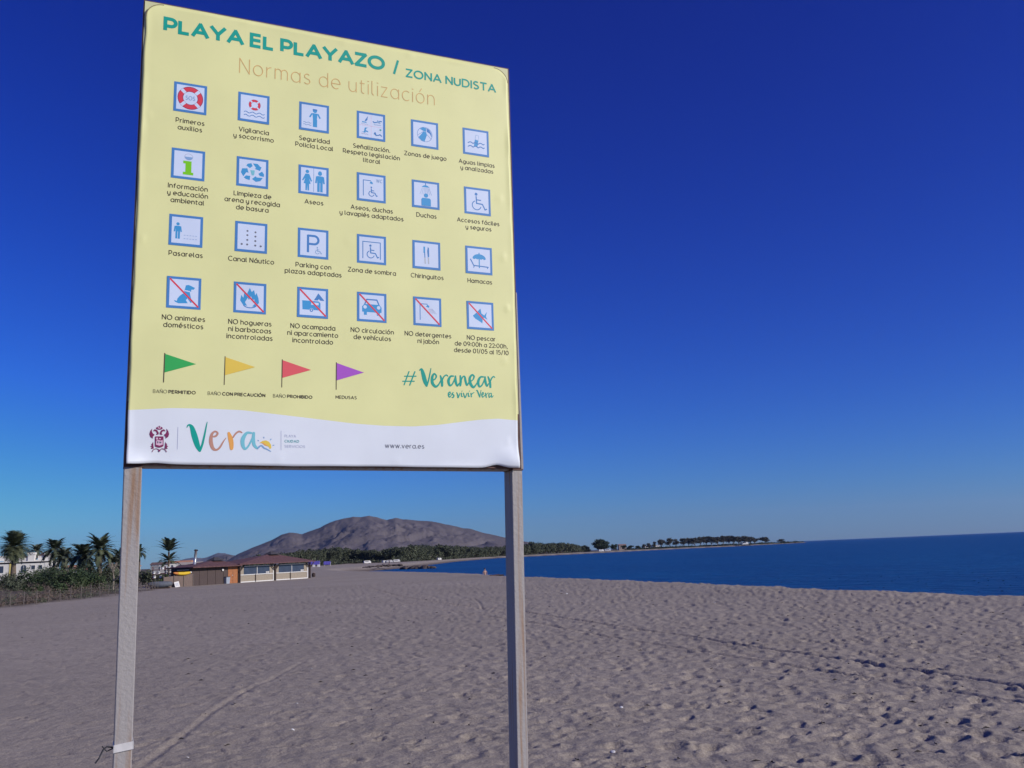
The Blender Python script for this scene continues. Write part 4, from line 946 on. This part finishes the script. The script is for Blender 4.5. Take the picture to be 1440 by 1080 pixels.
cottage(194, 800, 250, 3.4, 4, 2.4, 1.6, 1.57, 'white gabled house peeping out right of the left post', nwin=1)
cottage(100, 800, 190, 3.2, 4, 2.5, .5, .1, 'white cottage glimpsed between the palms left of the post', nwin=2)
cottage(112, 800, 170, 2.4, 3, 1.9, .4, .1, 'tiny white outbuilding below the dark palm pair', nwin=1)

# ------------------------------------------------------------------ beach hut (local x runs along the front, away from the camera; -y faces the sand)
hut = empty('beach_bar_hut', (-28.3, 83, 0), math.atan2(.9016181, .43253301)); tag(hut, 'low brown beach bar with red roofs, an orange door and two white framed window bays', 'beach bar')
m_wall = mat('brown_reed_wall', (.060, .042, .040), .9, scale=3, second=(.095, .068, .062), stretch=(14, 14, .6), bump=.5, cut=(.3, .7))
m_red = mat('red_brown_roof', (.115, .055, .055), .85, .25, 5, .5, 20)
m_door = mat('orange_wood_door', (.36, .135, .05), .65, .15, 6)
m_cream = mat('white_frame_paint', (.68, .66, .63), .7, .04, 6)
m_beige = mat('beige_panel', (.31, .26, .20), .85, .1, 8)
MB().box(.0, 4.6, 0, 2.2, -.3, 1.52).build('wall', m_wall, hut, bevel=.01)
rng = random.Random(3)
for k in range(5): MB().box(.1+k*.98, .13+k*.98, -.02, -.002, 0, 1.5).build('wall_batten', m_dk, hut)
dr = MB().box(4.62, 5.86, -.02, .05, 0, 1.5).build('door', m_door, hut, bevel=.01)
MB().box(5.22, 5.24, -.028, -.0205, .03, 1.47).build('door_gap', m_dk, dr); MB().box(5.12, 5.18, -.06, -.0205, .68, .74).build('handle', m_cream, dr)
MB().box(4.605, 4.615, -.01, 2.2, -.3, 1.52).box(5.87, 6.1, .06, 2.2, -.3, 1.52).build('wall', m_wall, hut)
def bay(x0, x1):
    b_ = MB().box(x0, x1, 0, .08, .02, .72).build('lower_panel', m_beige, hut)
    f_ = MB().box(x0-.04, x0+.08, -.05, -.002, .0, 1.50).box(x1-.08, x1+.04, -.05, -.002, .0, 1.50).box(x0+.08, x1-.08, -.05, -.002, .0, .085).box(x0+.08, x1-.08, -.05, -.002, .655, .72).box(x0+.08, x1-.08, -.05, -.002, 1.42, 1.5).build('window_frame', m_cream, hut)
    MB().box(x0+.082, x0+.52, 0, .05, .722, 1.42).build('side_panel', m_beige, hut); MB().box(x1-.52, x1-.082, 0, .05, .722, 1.42).build('side_panel', m_beige, hut)
    w_ = MB().box(x0+.522, x1-.522, .01, .03, .722, 1.42).build('window', m_gl, hut)
    xm = (x0+x1)/2; MB().box(xm-.03, xm+.03, -.04, .008, .722, 1.42).build('mullion', m_cream, w_)
    MB().box(xm-.27, xm-.19, -.07, -.051, 0, .70).build('batten', m_dk, hut)
    for q in (.62, .86): MB().tube([(x1-q-.12, .0, .74), (x1-q-.12, .0, .90)], [.085, .10], 10).build('potted_lamp', m_cream, w_)
bay(6.16, 10.78); bay(11.06, 15.96)
MB().box(15.96, 16.1, .0, 3.0, -.3, 1.5).box(6.1, 16.1, 2.9, 3.0, -.3, 1.5).box(6.1, 6.2, .1, 3.0, -.3, 1.5).build('wall', m_wall, hut)
for x in (5.98, 10.90, 16.18):
    MB().box(x-.07, x+.07, -.22, -.09, -.2, 1.58).build('post', m_dk, hut, bevel=.01)
    for s_ in (-1, 1):
        if x < 6 and s_ < 0: continue
        MB().tube([(x+s_*.04, -.155, 1.02), (x+s_*.62, -.155, 1.56)], .05, 6).build('brace', m_dk, hut)
def hip(x0, x1, y0, y1, z0, zt, ra_, rb_, nm='roof'):
    ym = (y0+y1)/2; th = .09
    vs = [(x0,y0,z0),(x1,y0,z0),(x1,y1,z0),(x0,y1,z0),(ra_,ym,zt),(rb_,ym,zt),(x0,y0,z0-th),(x1,y0,z0-th),(x1,y1,z0-th),(x0,y1,z0-th)]
    r = mesh_obj(nm, vs, [(0,1,5,4),(1,2,5),(2,3,4,5),(3,0,4),(0,6,7,1),(1,7,8,2),(2,8,9,3),(3,9,6,0),(6,9,8,7)], m_red, hut)
    xm = (ra_+rb_)/2
    mesh_obj('roof_cap', [(xm-.7,ym-.5,zt-.02),(xm+.7,ym-.5,zt-.02),(xm+.7,ym+.5,zt-.02),(xm-.7,ym+.5,zt-.02),(xm-.2,ym,zt+.30),(xm+.2,ym,zt+.30)], [(0,1,5,4),(1,2,5),(2,3,4,5),(3,0,4)], mat('dark_roof_cap', (.05, .045, .05), .8, .2, 6), r)
    return r
hip(-.2, 5.9, -.55, 2.7, 1.60, 2.10, 3.7, 4.7); hip(5.45, 16.55, -.6, 3.5, 1.70, 2.50, 11.7, 12.9)
m_galv = mat('galvanised_pipe', (.50, .52, .54), .35, .08, 4, metallic=.6)
ch = MB().tube([(1.5, 1.0, 1.6), (1.68, 1.0, 3.0)], .12, 12).build('chimney_pipe', m_galv, hut, smooth=True); MB().tube([(1.68, 1.0, 3.01), (1.69, 1.0, 3.1)], [.2, .13], 12).build('cowl', m_dk, ch)
MB().box(-1.6, -.005, -.1, 1.9, 1.34, 1.40).build('side_awning', mat('dark_awning', (.02, .03, .06), .8), hut)
lamp = MB().tube([(3.86, -.04, 1.24), (3.86, -.12, 1.24)], [.09, .11], 12).build('round_wall_lamp', m_cream, hut)
# windbreak in front of the hut's near end
def onhut(s_, off, z=0): return Vector((-28.3+.43253301*s_+.9016181*off, 83+.9016181*s_-.43253301*off, z))
wb = empty('windbreak', onhut(-3.2, .25), math.atan2(.9016181, .43253301)); tag(wb, 'low brown reed windbreak joined to the near end of the hut', 'windbreak')
mesh_obj('screen', [(0,0,-.1),(3.3,0,-.1),(3.3,0,1.02),(0,0,.86),(0,.05,-.1),(3.3,.05,-.1),(3.3,.05,1.02),(0,.05,.86)], [(0,1,2,3),(5,4,7,6),(3,2,6,7),(0,3,7,4),(1,5,6,2)], mat('pale_reed', (.13, .09, .075), .9, scale=4, second=(.20, .15, .125), stretch=(12, 12, .5), bump=.4), wb)
for x in (-.03, 1.1, 2.2, 3.3): MB().tube([(x, -.03, -.1), (x, -.03, 1.0)], .035, 6).build('stake', m_fpost, wb)
kx = empty('kayak', onhut(-1.15, .28, 1.08), math.atan2(.9016181, .43253301)+.03); tag(kx, 'yellow kayak with an orange front lying on top of the windbreak', 'kayak')
def hull(name, x0, x1, L, W, H, m, parent):
    vs = []; fs = []; n = 12; q = 10
    for i in range(n+1):
        x = x0+(x1-x0)*i/n; t = abs(x/(L/2)); k = math.sqrt(max(.02, 1-t**2.2))
        for j in range(q): a = 2*math.pi*j/q; vs.append((x, W/2*k*math.cos(a), H/2*k*math.sin(a)+.10*t*t))
    for i in range(n):
        for j in range(q): fs.append((i*q+j, i*q+(j+1) % q, (i+1)*q+(j+1) % q, (i+1)*q+j))
    fs += [tuple(range(q-1, -1, -1)), tuple(range(n*q, n*q+q))]; return mesh_obj(name, vs, fs, m, parent, smooth=True)
hull('hull', -.9, 1.15, 3.0, .5, .32, mat('yellow_plastic', (.70, .46, .03), .4, .05), kx); hull('bow', -1.48, -.9, 3.0, .5, .32, mat('orange_plastic', (.62, .22, .04), .4, .05), kx); hull('stern', 1.15, 1.48, 3.0, .52, .34, m_cream, kx)
MB().tube([(.1, 0, .165), (.12, 0, .18)], [.17, .15], 10).build('seat_opening', m_dk, kx); kx.scale = (.72, .9, .95)
# white square board, covered boat, notice board
p = onhut(-2.0, .62); wbd = empty('white_board', p, math.atan2(.9016181, .43253301)); tag(wbd, 'white square board leaning against the brown windbreak', 'board')
Mx = Matrix.Rotation(rad(-14), 4, 'X') @ Matrix.Rotation(rad(-7), 4, 'Y'); bb = MB().box(-.27, .27, 0, .03, 0, .46, M=Mx).build('panel', m_cream, wbd); MB().box(-.16, .16, -.006, -.001, .11, .35, M=Mx).build('inset', mat('grey_inset', (.5, .5, .52), .8), wbd)
p = onhut(4.33, .12); bn = empty('wheelie_bin', p, math.atan2(.9016181, .43253301)); tag(bn, 'pale grey bin standing by the orange door', 'bin')
m_bin = mat('grey_plastic', (.32, .36, .42), .6, .06); mesh_obj('body', [(-.2,-.16,0),(.2,-.16,0),(.2,.16,0),(-.2,.16,0),(-.24,-.2,.56),(.24,-.2,.56),(.24,.2,.56),(-.24,.2,.56)], [(0,3,2,1),(4,5,6,7),(0,1,5,4),(1,2,6,5),(2,3,7,6),(3,0,4,7)], m_bin, bn)
MB().box(-.26, .26, -.22, .22, .565, .62).build('lid', mat('dark_lid', (.06, .07, .09), .6), bn, bevel=.01); MB().tube([(-.2, .2, .06), (.2, .2, .06)], .06, 8).build('wheel', m_dk, bn)
x_ = at(222, 826, 77); bt = empty('covered_boat', (x_.x, 77.5, 0), .25); bt.scale = (.8, .8, .8); tag(bt, 'grey covered boat lying in the dune edge left of the windbreak', 'boat')
hull('hull', -1.15, 1.15, 2.5, .95, .7, mat('grey_tarpaulin', (.11, .12, .14), .75, .2, 5, .5), bt).location.z = .38; MB().box(-.9, .9, -.5, .5, .0, .12).build('cradle', m_dk, bt)
x_ = at(217, 810, 88); nb_ = empty('notice_board', (x_.x, 88, 0), .1); tag(nb_, 'grey back of a notice board on two legs beyond the dune edge', 'notice board')
m_gb = mat('grey_board', (.30, .29, .28), .85, .08, 6)
for k in range(3): MB().box(-.36, .36, 0, .03, 1.05+k*.27, 1.305+k*.27).build('board_panel', m_gb, nb_)
for x in (-.3, .3): MB().tube([(x, .06, -.1), (x, .06, 1.9)], .03, 6).build('leg', m_dk, nb_)
# rack of white tubs between palm and windbreak
m_redbr = mat('red_brown_rack', (.14, .06, .06), .8, .2)
x_ = at(232, 812, 84); rk = empty('storage_rack', (x_.x, 84, 0), .3); tag(rk, 'dark red rack holding white round tubs beside the palm', 'rack')
for x in (-1.0, 0, 1.0): MB().box(x-.04, x+.04, -.04, .04, -.1, 1.75).build('upright', m_redbr, rk)
for z in (.78, 1.15, 1.5): MB().box(-1.05, 1.05, -.2, -.05, z-.04, z).build('shelf', m_redbr, rk)
rng = random.Random(9); tub = None
for (x, z) in ((-.85,.78),(-.35,.78),(.45,.78),(.8,.78),(-.9,1.15),(-.5,1.15),(.15,1.15),(.62,1.15),(.95,1.15),(-.2,1.5),(.3,1.5),(.75,1.5)):
    w_ = Matrix.Rotation(.3, 4, 'Z') @ Vector((x, -.13, z))
    if tub is None:
        tub = empty('white_tub', (x_.x+w_.x, 84+w_.y, w_.z)); 
        MB().tube([(0, 0, 0), (0, 0, .17)], [.10, .13], 12).build('tub_body', m_cream, tub, smooth=True); MB().tube([(0, 0, .172), (0, 0, .20)], [.14, .12], 12).build('lid', m_cream, tub); c = tub
    else: c = copy_tree(tub); c.location = (x_.x+w_.x, 84+w_.y, w_.z)
    tag(c, 'white round tub on the dark red rack beside the palm', 'tub', 'white tubs on the rack'); c.rotation_euler = (rng.gauss(0, .12), rng.gauss(0, .12), rng.random()*6)
# ball shaped bin right of the hut
p = gp(441, 811.5); bl = empty('litter_bin', (p[0], p[1], 0)); tag(bl, 'small dark bin alone on the sand right of the hut', 'bin')
MB().tube([(0, 0, 0), (0, 0, .1), (0, 0, .32), (0, 0, .42)], [.13, .19, .2, .13], 12).build('bin_body', m_dk, bl, smooth=True); MB().tube([(0, 0, .421), (0, 0, .46)], [.1, .05], 10).build('lid', m_redbr, bl)
# purple stalls
m_pur = mat('purple_canvas', (.11, .09, .42), .8, .12, 3)
def stall(px, Y, w_, h_, label, side=True):
    p = at(px, 795, Y); t = empty('beach_stall', (p.x, Y, 0), .1); tag(t, label, 'stall')
    for x in (-w_/2, w_/2):
        for y in (0, 1.6): MB().tube([(x, y, -.1), (x, y, h_*1.05)], .05, 6).build('pole', m_cream, t)
    n = 12; vs = []
    for i in range(n+1):
        x = -w_/2-.15+(w_+.3)*i/n; sg = .12*math.sin(i*1.3)
        vs += [(x, -.2, h_-.75+sg*.5), (x, -.15, h_+sg*.4), (x, .8, h_+.35), (x, 1.8, h_+sg*.3)]
    mesh_obj('canopy', vs, [(i*4+j, i*4+4+j, i*4+5+j, i*4+1+j) for i in range(n) for j in range(3)], m_pur, t)
    if side:
        for x in (-.5, .95): MB().box(x, x+.75, -.35, .1, 0, .72).build('white_counter', m_cream, t)
stall(442, 300, 3.1, 1.45, 'purple canopied stall with white counters beyond the hut'); stall(460, 330, 2.0, 1.2, 'smaller dark purple stall right of the first one', False)
for i, (px, Y, h) in enumerate(((436, 290, 3.9), (447, 300, 3.0))):
    p = at(px, 795, Y); t = empty('thin_mast', (p.x, Y, 0)); tag(t, ('taller' if i == 0 else 'shorter')+' thin pale mast standing over the purple stall', 'mast')
    MB().tube([(0, 0, -.1), (0, 0, h)], [.06, .035], 6).build('mast_pole', m_fpost, t); MB().tube([(0, 0, h), (.4, 0, h+.04)], .04, 5).build('arm', m_fpost, t)

# ------------------------------------------------------------------ tree belt behind the bay
TOP = [(395,776),(405,775),(420,772.5),(440,771),(462,768),(475,768.5),(489,769),(505,772),(520,773),(535,772),(545,772),(555,769),(566,767),(575,765),(587,763.5),(607,766),(625,765),(639,765),(655,767),(670,769),(690,768.5),(708,767.5),(725,765),(737,764.5),(755,763),(768,762),(777,764),(790,761.5),(800,763),(810,766),(823,767.5)]
BY = [(395,330),(440,345),(480,415),(520,410),(558,400),(617,440),(660,545),(708,655),(740,690),(790,740),(823,790)]
protos = [tree('tamarisk_tree', (0, 0, 0), 6.0, 3.4, 200+k, 'x', m=m_tam, n=2400, trunk=.05, leaf=.48, nl=12, flat=1.1) for k in range(5)]
rng = random.Random(21)
LB = 'rounded dark green tree in the dense belt along the far shore below the mountain'
first = True; k = 0
for row, (dy, hs_) in enumerate(((0, 1.0), (16, .96))):
    px = 398+row*4
    while px < 826:
        Y = float(np.interp(px, [a for a, b in BY], [b for a, b in BY]))+14+dy; top = at(px, float(np.interp(px, [a for a, b in TOP], [b for a, b in TOP]))+rng.uniform(-2.6, .8), Y)
        src = protos[k % 5]; c = src if k < 5 else copy_tree(src); k += 1
        h = max(2.5, top.z)*hs_; s_ = h/6.0; c.location = (top.x, Y, -.1); c.scale = (s_*rng.uniform(.85, 1.15), s_*.9, s_*rng.uniform(.95, 1.05)); c.rotation_euler.z = rng.random()*6.28
        tag(c, LB, 'tree', 'trees of the belt along the far shore'); px += max(4.5, 1337*3.4*s_/Y*.62)
# undergrowth mass closing the belt
V, Fc, mi = [], [], []
for q in range(150):
    px = rng.uniform(395, 830); Y = float(np.interp(px, [a for a, b in BY], [b for a, b in BY]))+rng.uniform(4, 22); X = at(px, 790, Y).x; h = rng.uniform(1.0, 2.3)
    add_leaves([(X, Y, h*.45, 2.6, 1.6, h*.55)], 130, .6, 2.2, 0)
o = mesh_obj('undergrowth', V, Fc, [m_tam], None, mi); tag(o, 'low dark undergrowth at the foot of the tree belt', kind='stuff')
# trees above and behind the hut
for (px, top, Y, r, lab) in ((363,778,150,2.2,'small rounded tree showing above the middle of the hut roof'),(350,783,140,1.8,'low green tree behind the joint of the two hut roofs'),(335,787,150,2.2,'flat green tree just behind the lower hut roof'),(376,784,150,1.6,'dark low tree left of the higher roof cap')):
    z = at(px, top, Y); tree('olive_tree', (z.x, Y, 0), z.z, r, int(px), lab, m=m_green, n=700, trunk=.2, leaf=.3)
# big round tree and the shore beyond it
z = at(844, 757.0, 800); tree('round_tree', (z.x, 800, 0), z.z, 9.5, 61, 'large round dark tree standing alone at the middle of the far shore', m=m_dark, n=5200, trunk=.06, leaf=1.0, nl=22, flat=.9)
SM = [(862,765,850,3.2,'small tree touching the right side of the large round tree'),(866,763,850,1.5,'thin pointed tree right of the large round tree'),(878,766.5,870,3.6,'low bushy tree beside the pale ruin'),(886,765.5,880,3.8,'wider low tree left of the long white building'),(897,767,880,3.0,'low round tree at the left end of the white building')]
for (px, top, Y, r, lab) in SM:
    z = at(px, top, Y); tree('shore_tree', (z.x, Y, 0), z.z, r, int(px), lab, m=m_dark, n=900, trunk=.15, leaf=.8)
cottage(876, 775, 900, 7, 6, 4.6, 1.2, .1, 'pale brown building between the small shore trees', roof=mat('brown_clay_roof', (.25, .16, .12), .85, .15, 1), wall=mat('buff_wall', (.38, .30, .25), .85, .1, 1))
cottage(918, 775, 950, 15, 6, 3.2, .5, .1, 'long low white building on the far shore left of the pines', roof=mat('white_roof', (.6, .58, .55), .8, .1, 1), nwin=8)
PIN = [(905,764.5,930,2.2),(912,763,940,2.6),(920,761,950,2.4),(929,757.5,960,4.2),(941,755.5,965,4.6),(950,757,985,3.4),(960,756,990,5.0),(968,755.5,1000,4.6),(976,755,990,5.0),(984,754,1000,5.5),(992,753.3,1010,5.5),(1000,753.5,1005,5.5),(1008,753.6,1010,5.0),(1016,752.3,1015,5.6),(1024,752.4,1020,5.4),(1031,752.6,1015,5.0),(1038,753.4,1025,5.4),(1046,752.6,1030,6.0),(1054,754,1040,5.6),(1061,756,1050,4.4),(1075,754.2,1060,6.2),(1098,757.5,1120,4.6)]
ORD = ['first', 'second', 'third', 'fourth', 'fifth', 'sixth', 'seventh', 'eighth', 'ninth', 'tenth', 'eleventh', 'twelfth', 'thirteenth', 'fourteenth', 'fifteenth', 'sixteenth', 'seventeenth', 'eighteenth']
pp = [tree('umbrella_pine', (0, 0, 0), 10.0, 5.0, 300+k, 'x', m=m_pine, n=1500, trunk=.34, leaf=.9, nl=13, flat=.85) for k in range(4)]
for k, (px, top, Y, r) in enumerate(PIN):
    c = pp[k] if k < 4 else copy_tree(pp[k % 4]); z = at(px, top, Y); c.location = (z.x, Y, -.4); s_ = (z.z+.4)/10.0; c.scale = (r/4.6, r/4.6, s_); c.rotation_euler.z = k*1.7
    if px == 1098: tag(c, 'last small pine standing alone at the tip of the headland', 'tree')
    elif px == 1075: tag(c, 'wide flat topped pine just apart from the right end of the pine row', 'tree')
    elif px < 925: tag(c, 'low sparse tree above the long white building', 'tree', 'sparse trees by the white building')
    else: tag(c, ORD[k-3]+' umbrella pine from the left end of the pine row on the headland', 'tree', 'umbrella pines on the headland')
V, Fc, mi = [], [], []
for q in range(170):
    px = rng.uniform(905, 1128)+rng.choice([0, 0, -30]); Y = float(np.interp(px, [870, 940, 1047, 1130], [880, 950, 1065, 1345]))+rng.uniform(0, 14); X = at(px, 768, Y).x; h = rng.uniform(.9, 2.4)
    add_leaves([(X, Y, h*.4, 4.5, 2, h*.55)], 70, 1.0, 2.2, 0)
o = mesh_obj('headland_scrub', V, Fc, [m_dark], None, mi); tag(o, 'low scrub along the headland under the pines', kind='stuff')
# parked camper vans
m_tyre = mat('tyre', (.02, .02, .02), .9)
def van():
    t = empty('camper_van', (0, 0, 0))
    mesh_obj('body', [(-2.2,-.9,.35),(2.2,-.9,.35),(2.2,.9,.35),(-2.2,.9,.35),(-2.2,-.85,1.9),(1.5,-.85,1.9),(1.5,.85,1.9),(-2.2,.85,1.9),(2.2,-.85,1.1),(2.2,.85,1.1)], [(0,3,2,1),(0,1,8,5,4),(1,2,9,8),(2,3,7,6,9),(3,0,4,7),(4,5,6,7),(5,8,9,6)], m_cream, t)
    for x in (-1.5, -.3): MB().box(x, x+.8, -.93, -.885, 1.15, 1.6).build('window', m_gl, t)
    for x in (-1.4, 1.3):
        for y in (-.85, .7): MB().tube([(x, y, .32), (x, y+.15, .32)], .32, 10).build('wheel', m_tyre, t)
    return t
vp = van(); VN = [(516.5,793,372,.62,.5,'white camper parked at the foot of the trees, left of the pair'),(540,791,385,.50,1.2,'left camper of the white pair parked below the trees'),(548,791,385,.55,.1,'right camper of the white pair parked below the trees'),(558,791.3,390,.6,.2,'low white vehicle just right of the camper pair'),
   (617.5,787,430,.5,.9,'white camper alone on the far sand above the water'),(845.5,775,735,.9,.3,'left white camper at the foot of the large round tree'),(855,774.5,745,1.0,.0,'right white camper at the foot of the large round tree'),(1047,765,1028,1.7,.2,'white camper under the right end of the pine row')]
for i, (px, py, Y, s_, rz, lab) in enumerate(VN):
    c = vp if i == 0 else copy_tree(vp); c.location = (at(px, py, Y).x, Y, 0); c.scale = (s_,)*3; c.rotation_euler.z = rz; tag(c, lab, 'van', 'white vehicles parked on the far shore')
# groyne rocks
m_stone = mat('groyne_stone', (.075, .055, .05), .9, .3, 2, .6, 8); rk0 = None; rng = random.Random(31)
def rock():
    bm = bmesh.new(); bmesh.ops.create_icosphere(bm, subdivisions=2, radius=1)
    for v in bm.verts: v.co *= 1+.35*mnoise.noise(v.co*1.3+Vector((3, 1, 7))); v.co.z *= .62
    m_ = bpy.data.meshes.new('rock'); bm.to_mesh(m_); bm.free(); m_.materials.append(m_stone); o_ = bpy.data.objects.new('rock', m_); return link(o_)
for i in range(34):
    px = 511+98*i/33; Y = 236-i*.5+rng.uniform(-1.5, 1.5) if i > 8 else 205+i*3; c = rock() if rk0 is None else rk0.copy()
    if rk0 is None: rk0 = c
    else: link(c)
    inl = px < 566; c.location = (at(px, 800, Y).x, Y, .0 if inl else -.95+.25*rng.random()); s_ = rng.uniform(.35, .8)*(.55 if inl else 1.15); c.scale = (s_*1.5, s_, s_); c.rotation_euler = (rng.gauss(0, .3), rng.gauss(0, .3), rng.random()*6)
    tag(c, 'dark rock of the low groyne running into the water at the head of the bay', 'rock', 'rocks of the groyne')
# driftwood heap by the right post
p = gp(696, 810.2); dw = empty('driftwood_pile', (p[0], p[1]-.5, 0), .1); tag(dw, 'low dark and reddish pile lying at the beach edge left of the right post', 'driftwood')
for k in range(12): MB().tube([(rng.uniform(-.4, .0), rng.uniform(-.15, .15), rng.uniform(.03, .09)), (rng.uniform(.0, .7), rng.uniform(-.15, .15), rng.uniform(.03, .12))], rng.uniform(.02, .045), 5).build('branch', m_dk if k < 6 else m_redbr, dw)
# people
m_skin = mat('skin', (.42, .25, .18), .6, .06); m_trk = mat('dark_trunks', (.03, .03, .05), .8); m_hair = mat('dark_hair', (.02, .015, .012), .7); m_shirt = mat('dark_shirt', (.05, .045, .07), .85)
def person(loc, rz, label, stride=.12, shirt=False, s=1.0):
    t = empty('person', loc, rz); tag(t, label, 'person')
    J = [((0,0,.70),.085),((0,0,.86),.080),((0,.0,1.02),.088),((0,0,1.11),.035),((0,.01,1.18),.055),((0,.012,1.27),.056),
         ((.07,0,.66),.062),((.075,-stride*.4,.37),.042),((.075,-stride+.05,.05),.026),((.075,-stride-.06,.02),.022),
         ((-.07,0,.66),.062),((-.075,stride*.5,.37),.042),((-.075,stride+.08,.06),.026),((-.075,stride-.02,.02),.022),
         ((.14,0,1.05),.042),((.19,.03,.83),.030),((.18,-.05,.64),.021),((.18,-.07,.57),.024),((-.14,0,1.05),.042),((-.19,.02,.83),.030),((-.18,-.04,.64),.021),((-.18,-.06,.57),.024)]
    Eg = [(0,1),(1,2),(2,3),(3,4),(4,5),(0,6),(6,7),(7,8),(8,9),(0,10),(10,11),(11,12),(12,13),(2,14),(14,15),(15,16),(16,17),(2,18),(18,19),(19,20),(20,21)]
    m_ = bpy.data.meshes.new('body'); m_.from_pydata([j[0] for j in J], Eg, []); m_.update(); o_ = bpy.data.objects.new('body', m_); link(o_, t); m_.materials.append(m_skin)
    sk = o_.modifiers.new('skin', 'SKIN'); 
    for i, (co_, r_) in enumerate(J): m_.skin_vertices[0].data[i].radius = (r_, r_)
    m_.skin_vertices[0].data[0].use_root = True
    o_.modifiers.new('subd', 'SUBSURF').levels = 1; o_.modifiers['subd'].render_levels = 1
    MB().tube([(0, .0, .74), (0, 0, .60)], [.125, .15], 12).build('shorts', m_trk, t, smooth=True)
    MB().tube([(0, .03, 1.24), (0, .02, 1.31), (0, .02, 1.335)], [.066, .06, .02], 10).build('hair', m_hair, t, smooth=True)
    if shirt: MB().tube([(0, 0, .72), (0, 0, .86), (0, 0, 1.04), (0, 0, 1.09)], [.12, .115, .14, .06], 12).build('shirt', m_shirt, t, smooth=True)
    t.scale = (s, s, s)
z = at(682, 805, 87.5); person((z.x, 87.5, -.93), .4, 'bare chested person in dark shorts at the water edge left of the right post', .10)
z = at(547.5, 798, 232); person((z.x, 232, -.1), 1.2, 'dark dressed person standing by the groyne rocks', .12, True)
# pale shells and dark seaweed bits on the sand
m_shell = mat('shell', (.72, .70, .66), .5, .05); shp = None
SHL = [(256,897,.020,'small white shell on the smooth sand just right of the left post'),(412,1028,.022,'brightest white shell at the foot of the picture between the posts'),(340,965,.016,'left shell of a close pair of white shells between the posts'),(352,959,.010,'tiny right shell of a close pair between the posts'),
 (874,995,.022,'white shell on trampled sand a little right of the right post'),(862,1056,.024,'white shell nearest the bottom edge right of the right post'),(797,835,.05,'white shell far off near the beach edge right of the right post'),(438,941,.018,'white shell in trampled sand farthest from the camera between the posts'),(418,989,.012,'tiny white shell above the brightest one between the posts'),
 (264,1066,.014,'small white shell beside the diagonal track at the bottom left'),(1005,848,.03,'white shell on the far sand below the open sea'),(1030,825,.05,'white shell on the beach edge against the sea'),(920,920,.012,'small shell just below the dark wheel track'),(1180,1010,.012,'small shell low in the right part of the sand')]
for (px, py, s_, lab_) in SHL:
    gx_, gy_ = gp(px, py)
    if shp is None:
        bm = bmesh.new(); bmesh.ops.create_icosphere(bm, subdivisions=2, radius=1)
        for v in bm.verts: v.co.z = v.co.z*.45 if v.co.z > 0 else v.co.z*.1; v.co *= 1+.06*math.sin(math.atan2(v.co.y, v.co.x)*12); v.co.x *= 1.2
        m_ = bpy.data.meshes.new('shell'); bm.to_mesh(m_); bm.free(); m_.materials.append(m_shell); shp = bpy.data.objects.new('shell', m_); c = link(shp)
    else: c = link(shp.copy())
    zz = float(samp(np.array([gx_]), np.array([gy_]))[0]); c.location = (gx_, gy_, zz+.008); s_ *= .78; c.scale = (s_,)*3; c.rotation_euler = (rng.gauss(.3, .2), rng.gauss(0, .2), rng.random()*6)
    tag(c, lab_, 'shell', 'white shells on the sand')
V, Fc, mi = [], [], []
for q in range(900):
    Y = 5+38*rng.random()**1.1; a = rng.uniform(-.62, .62)
    if rng.random() > .10+1.0*max(0, min(1, a+.40)): continue
    X = a*Y; zz = float(samp(np.array([X]), np.array([Y]))[0]); th = rng.random()*6.28; L_ = rng.uniform(.008, .034)*(1+Y/40); W_ = L_*rng.uniform(.15, .4)
    c_, s_ = math.cos(th), math.sin(th); i = len(V)
    V += [(X-c_*L_, Y-s_*L_, zz+.004), (X+s_*W_, Y-c_*W_, zz+.02), (X+c_*L_, Y+s_*L_, zz+.008), (X-s_*W_, Y+c_*W_, zz+.014)]; Fc += [(i, i+1, i+2), (i, i+2, i+3)]; mi += [0, 0]
o = mesh_obj('seaweed_bits', V, Fc, [mat('dry_seaweed', (.05, .04, .035), .9, .3, 30)], None, mi); tag(o, 'scattered dark bits of dry seaweed and twigs on the sand', kind='stuff')

# ------------------------------------------------------------------ air
HZ = 0.000035
if HZ:
    hm = bpy.data.materials.new('haze'); hm.use_nodes = True; t = hm.node_tree; t.nodes.clear()
    pv = t.nodes.new('ShaderNodeVolumePrincipled'); pv.inputs['Density'].default_value = HZ/K; pv.inputs['Color'].default_value = (.62, .76, 1, 1); pv.inputs['Anisotropy'].default_value = .2
    mo = t.nodes.new('ShaderNodeOutputMaterial'); t.links.new(pv.outputs[0], mo.inputs['Volume'])
    o = MB().box(-17000, 17000, -17000, 17000, -8, 560).build('haze', hm); tag(o, 'thin sea haze', kind='stuff')

# ------------------------------------------------------------------ units to metres
bpy.context.view_layer.update()
for o in list(scene.objects):
    if o.parent is None and o.type not in ('CAMERA', 'LIGHT'):
        o.location = o.location*K; o.scale = o.scale*K
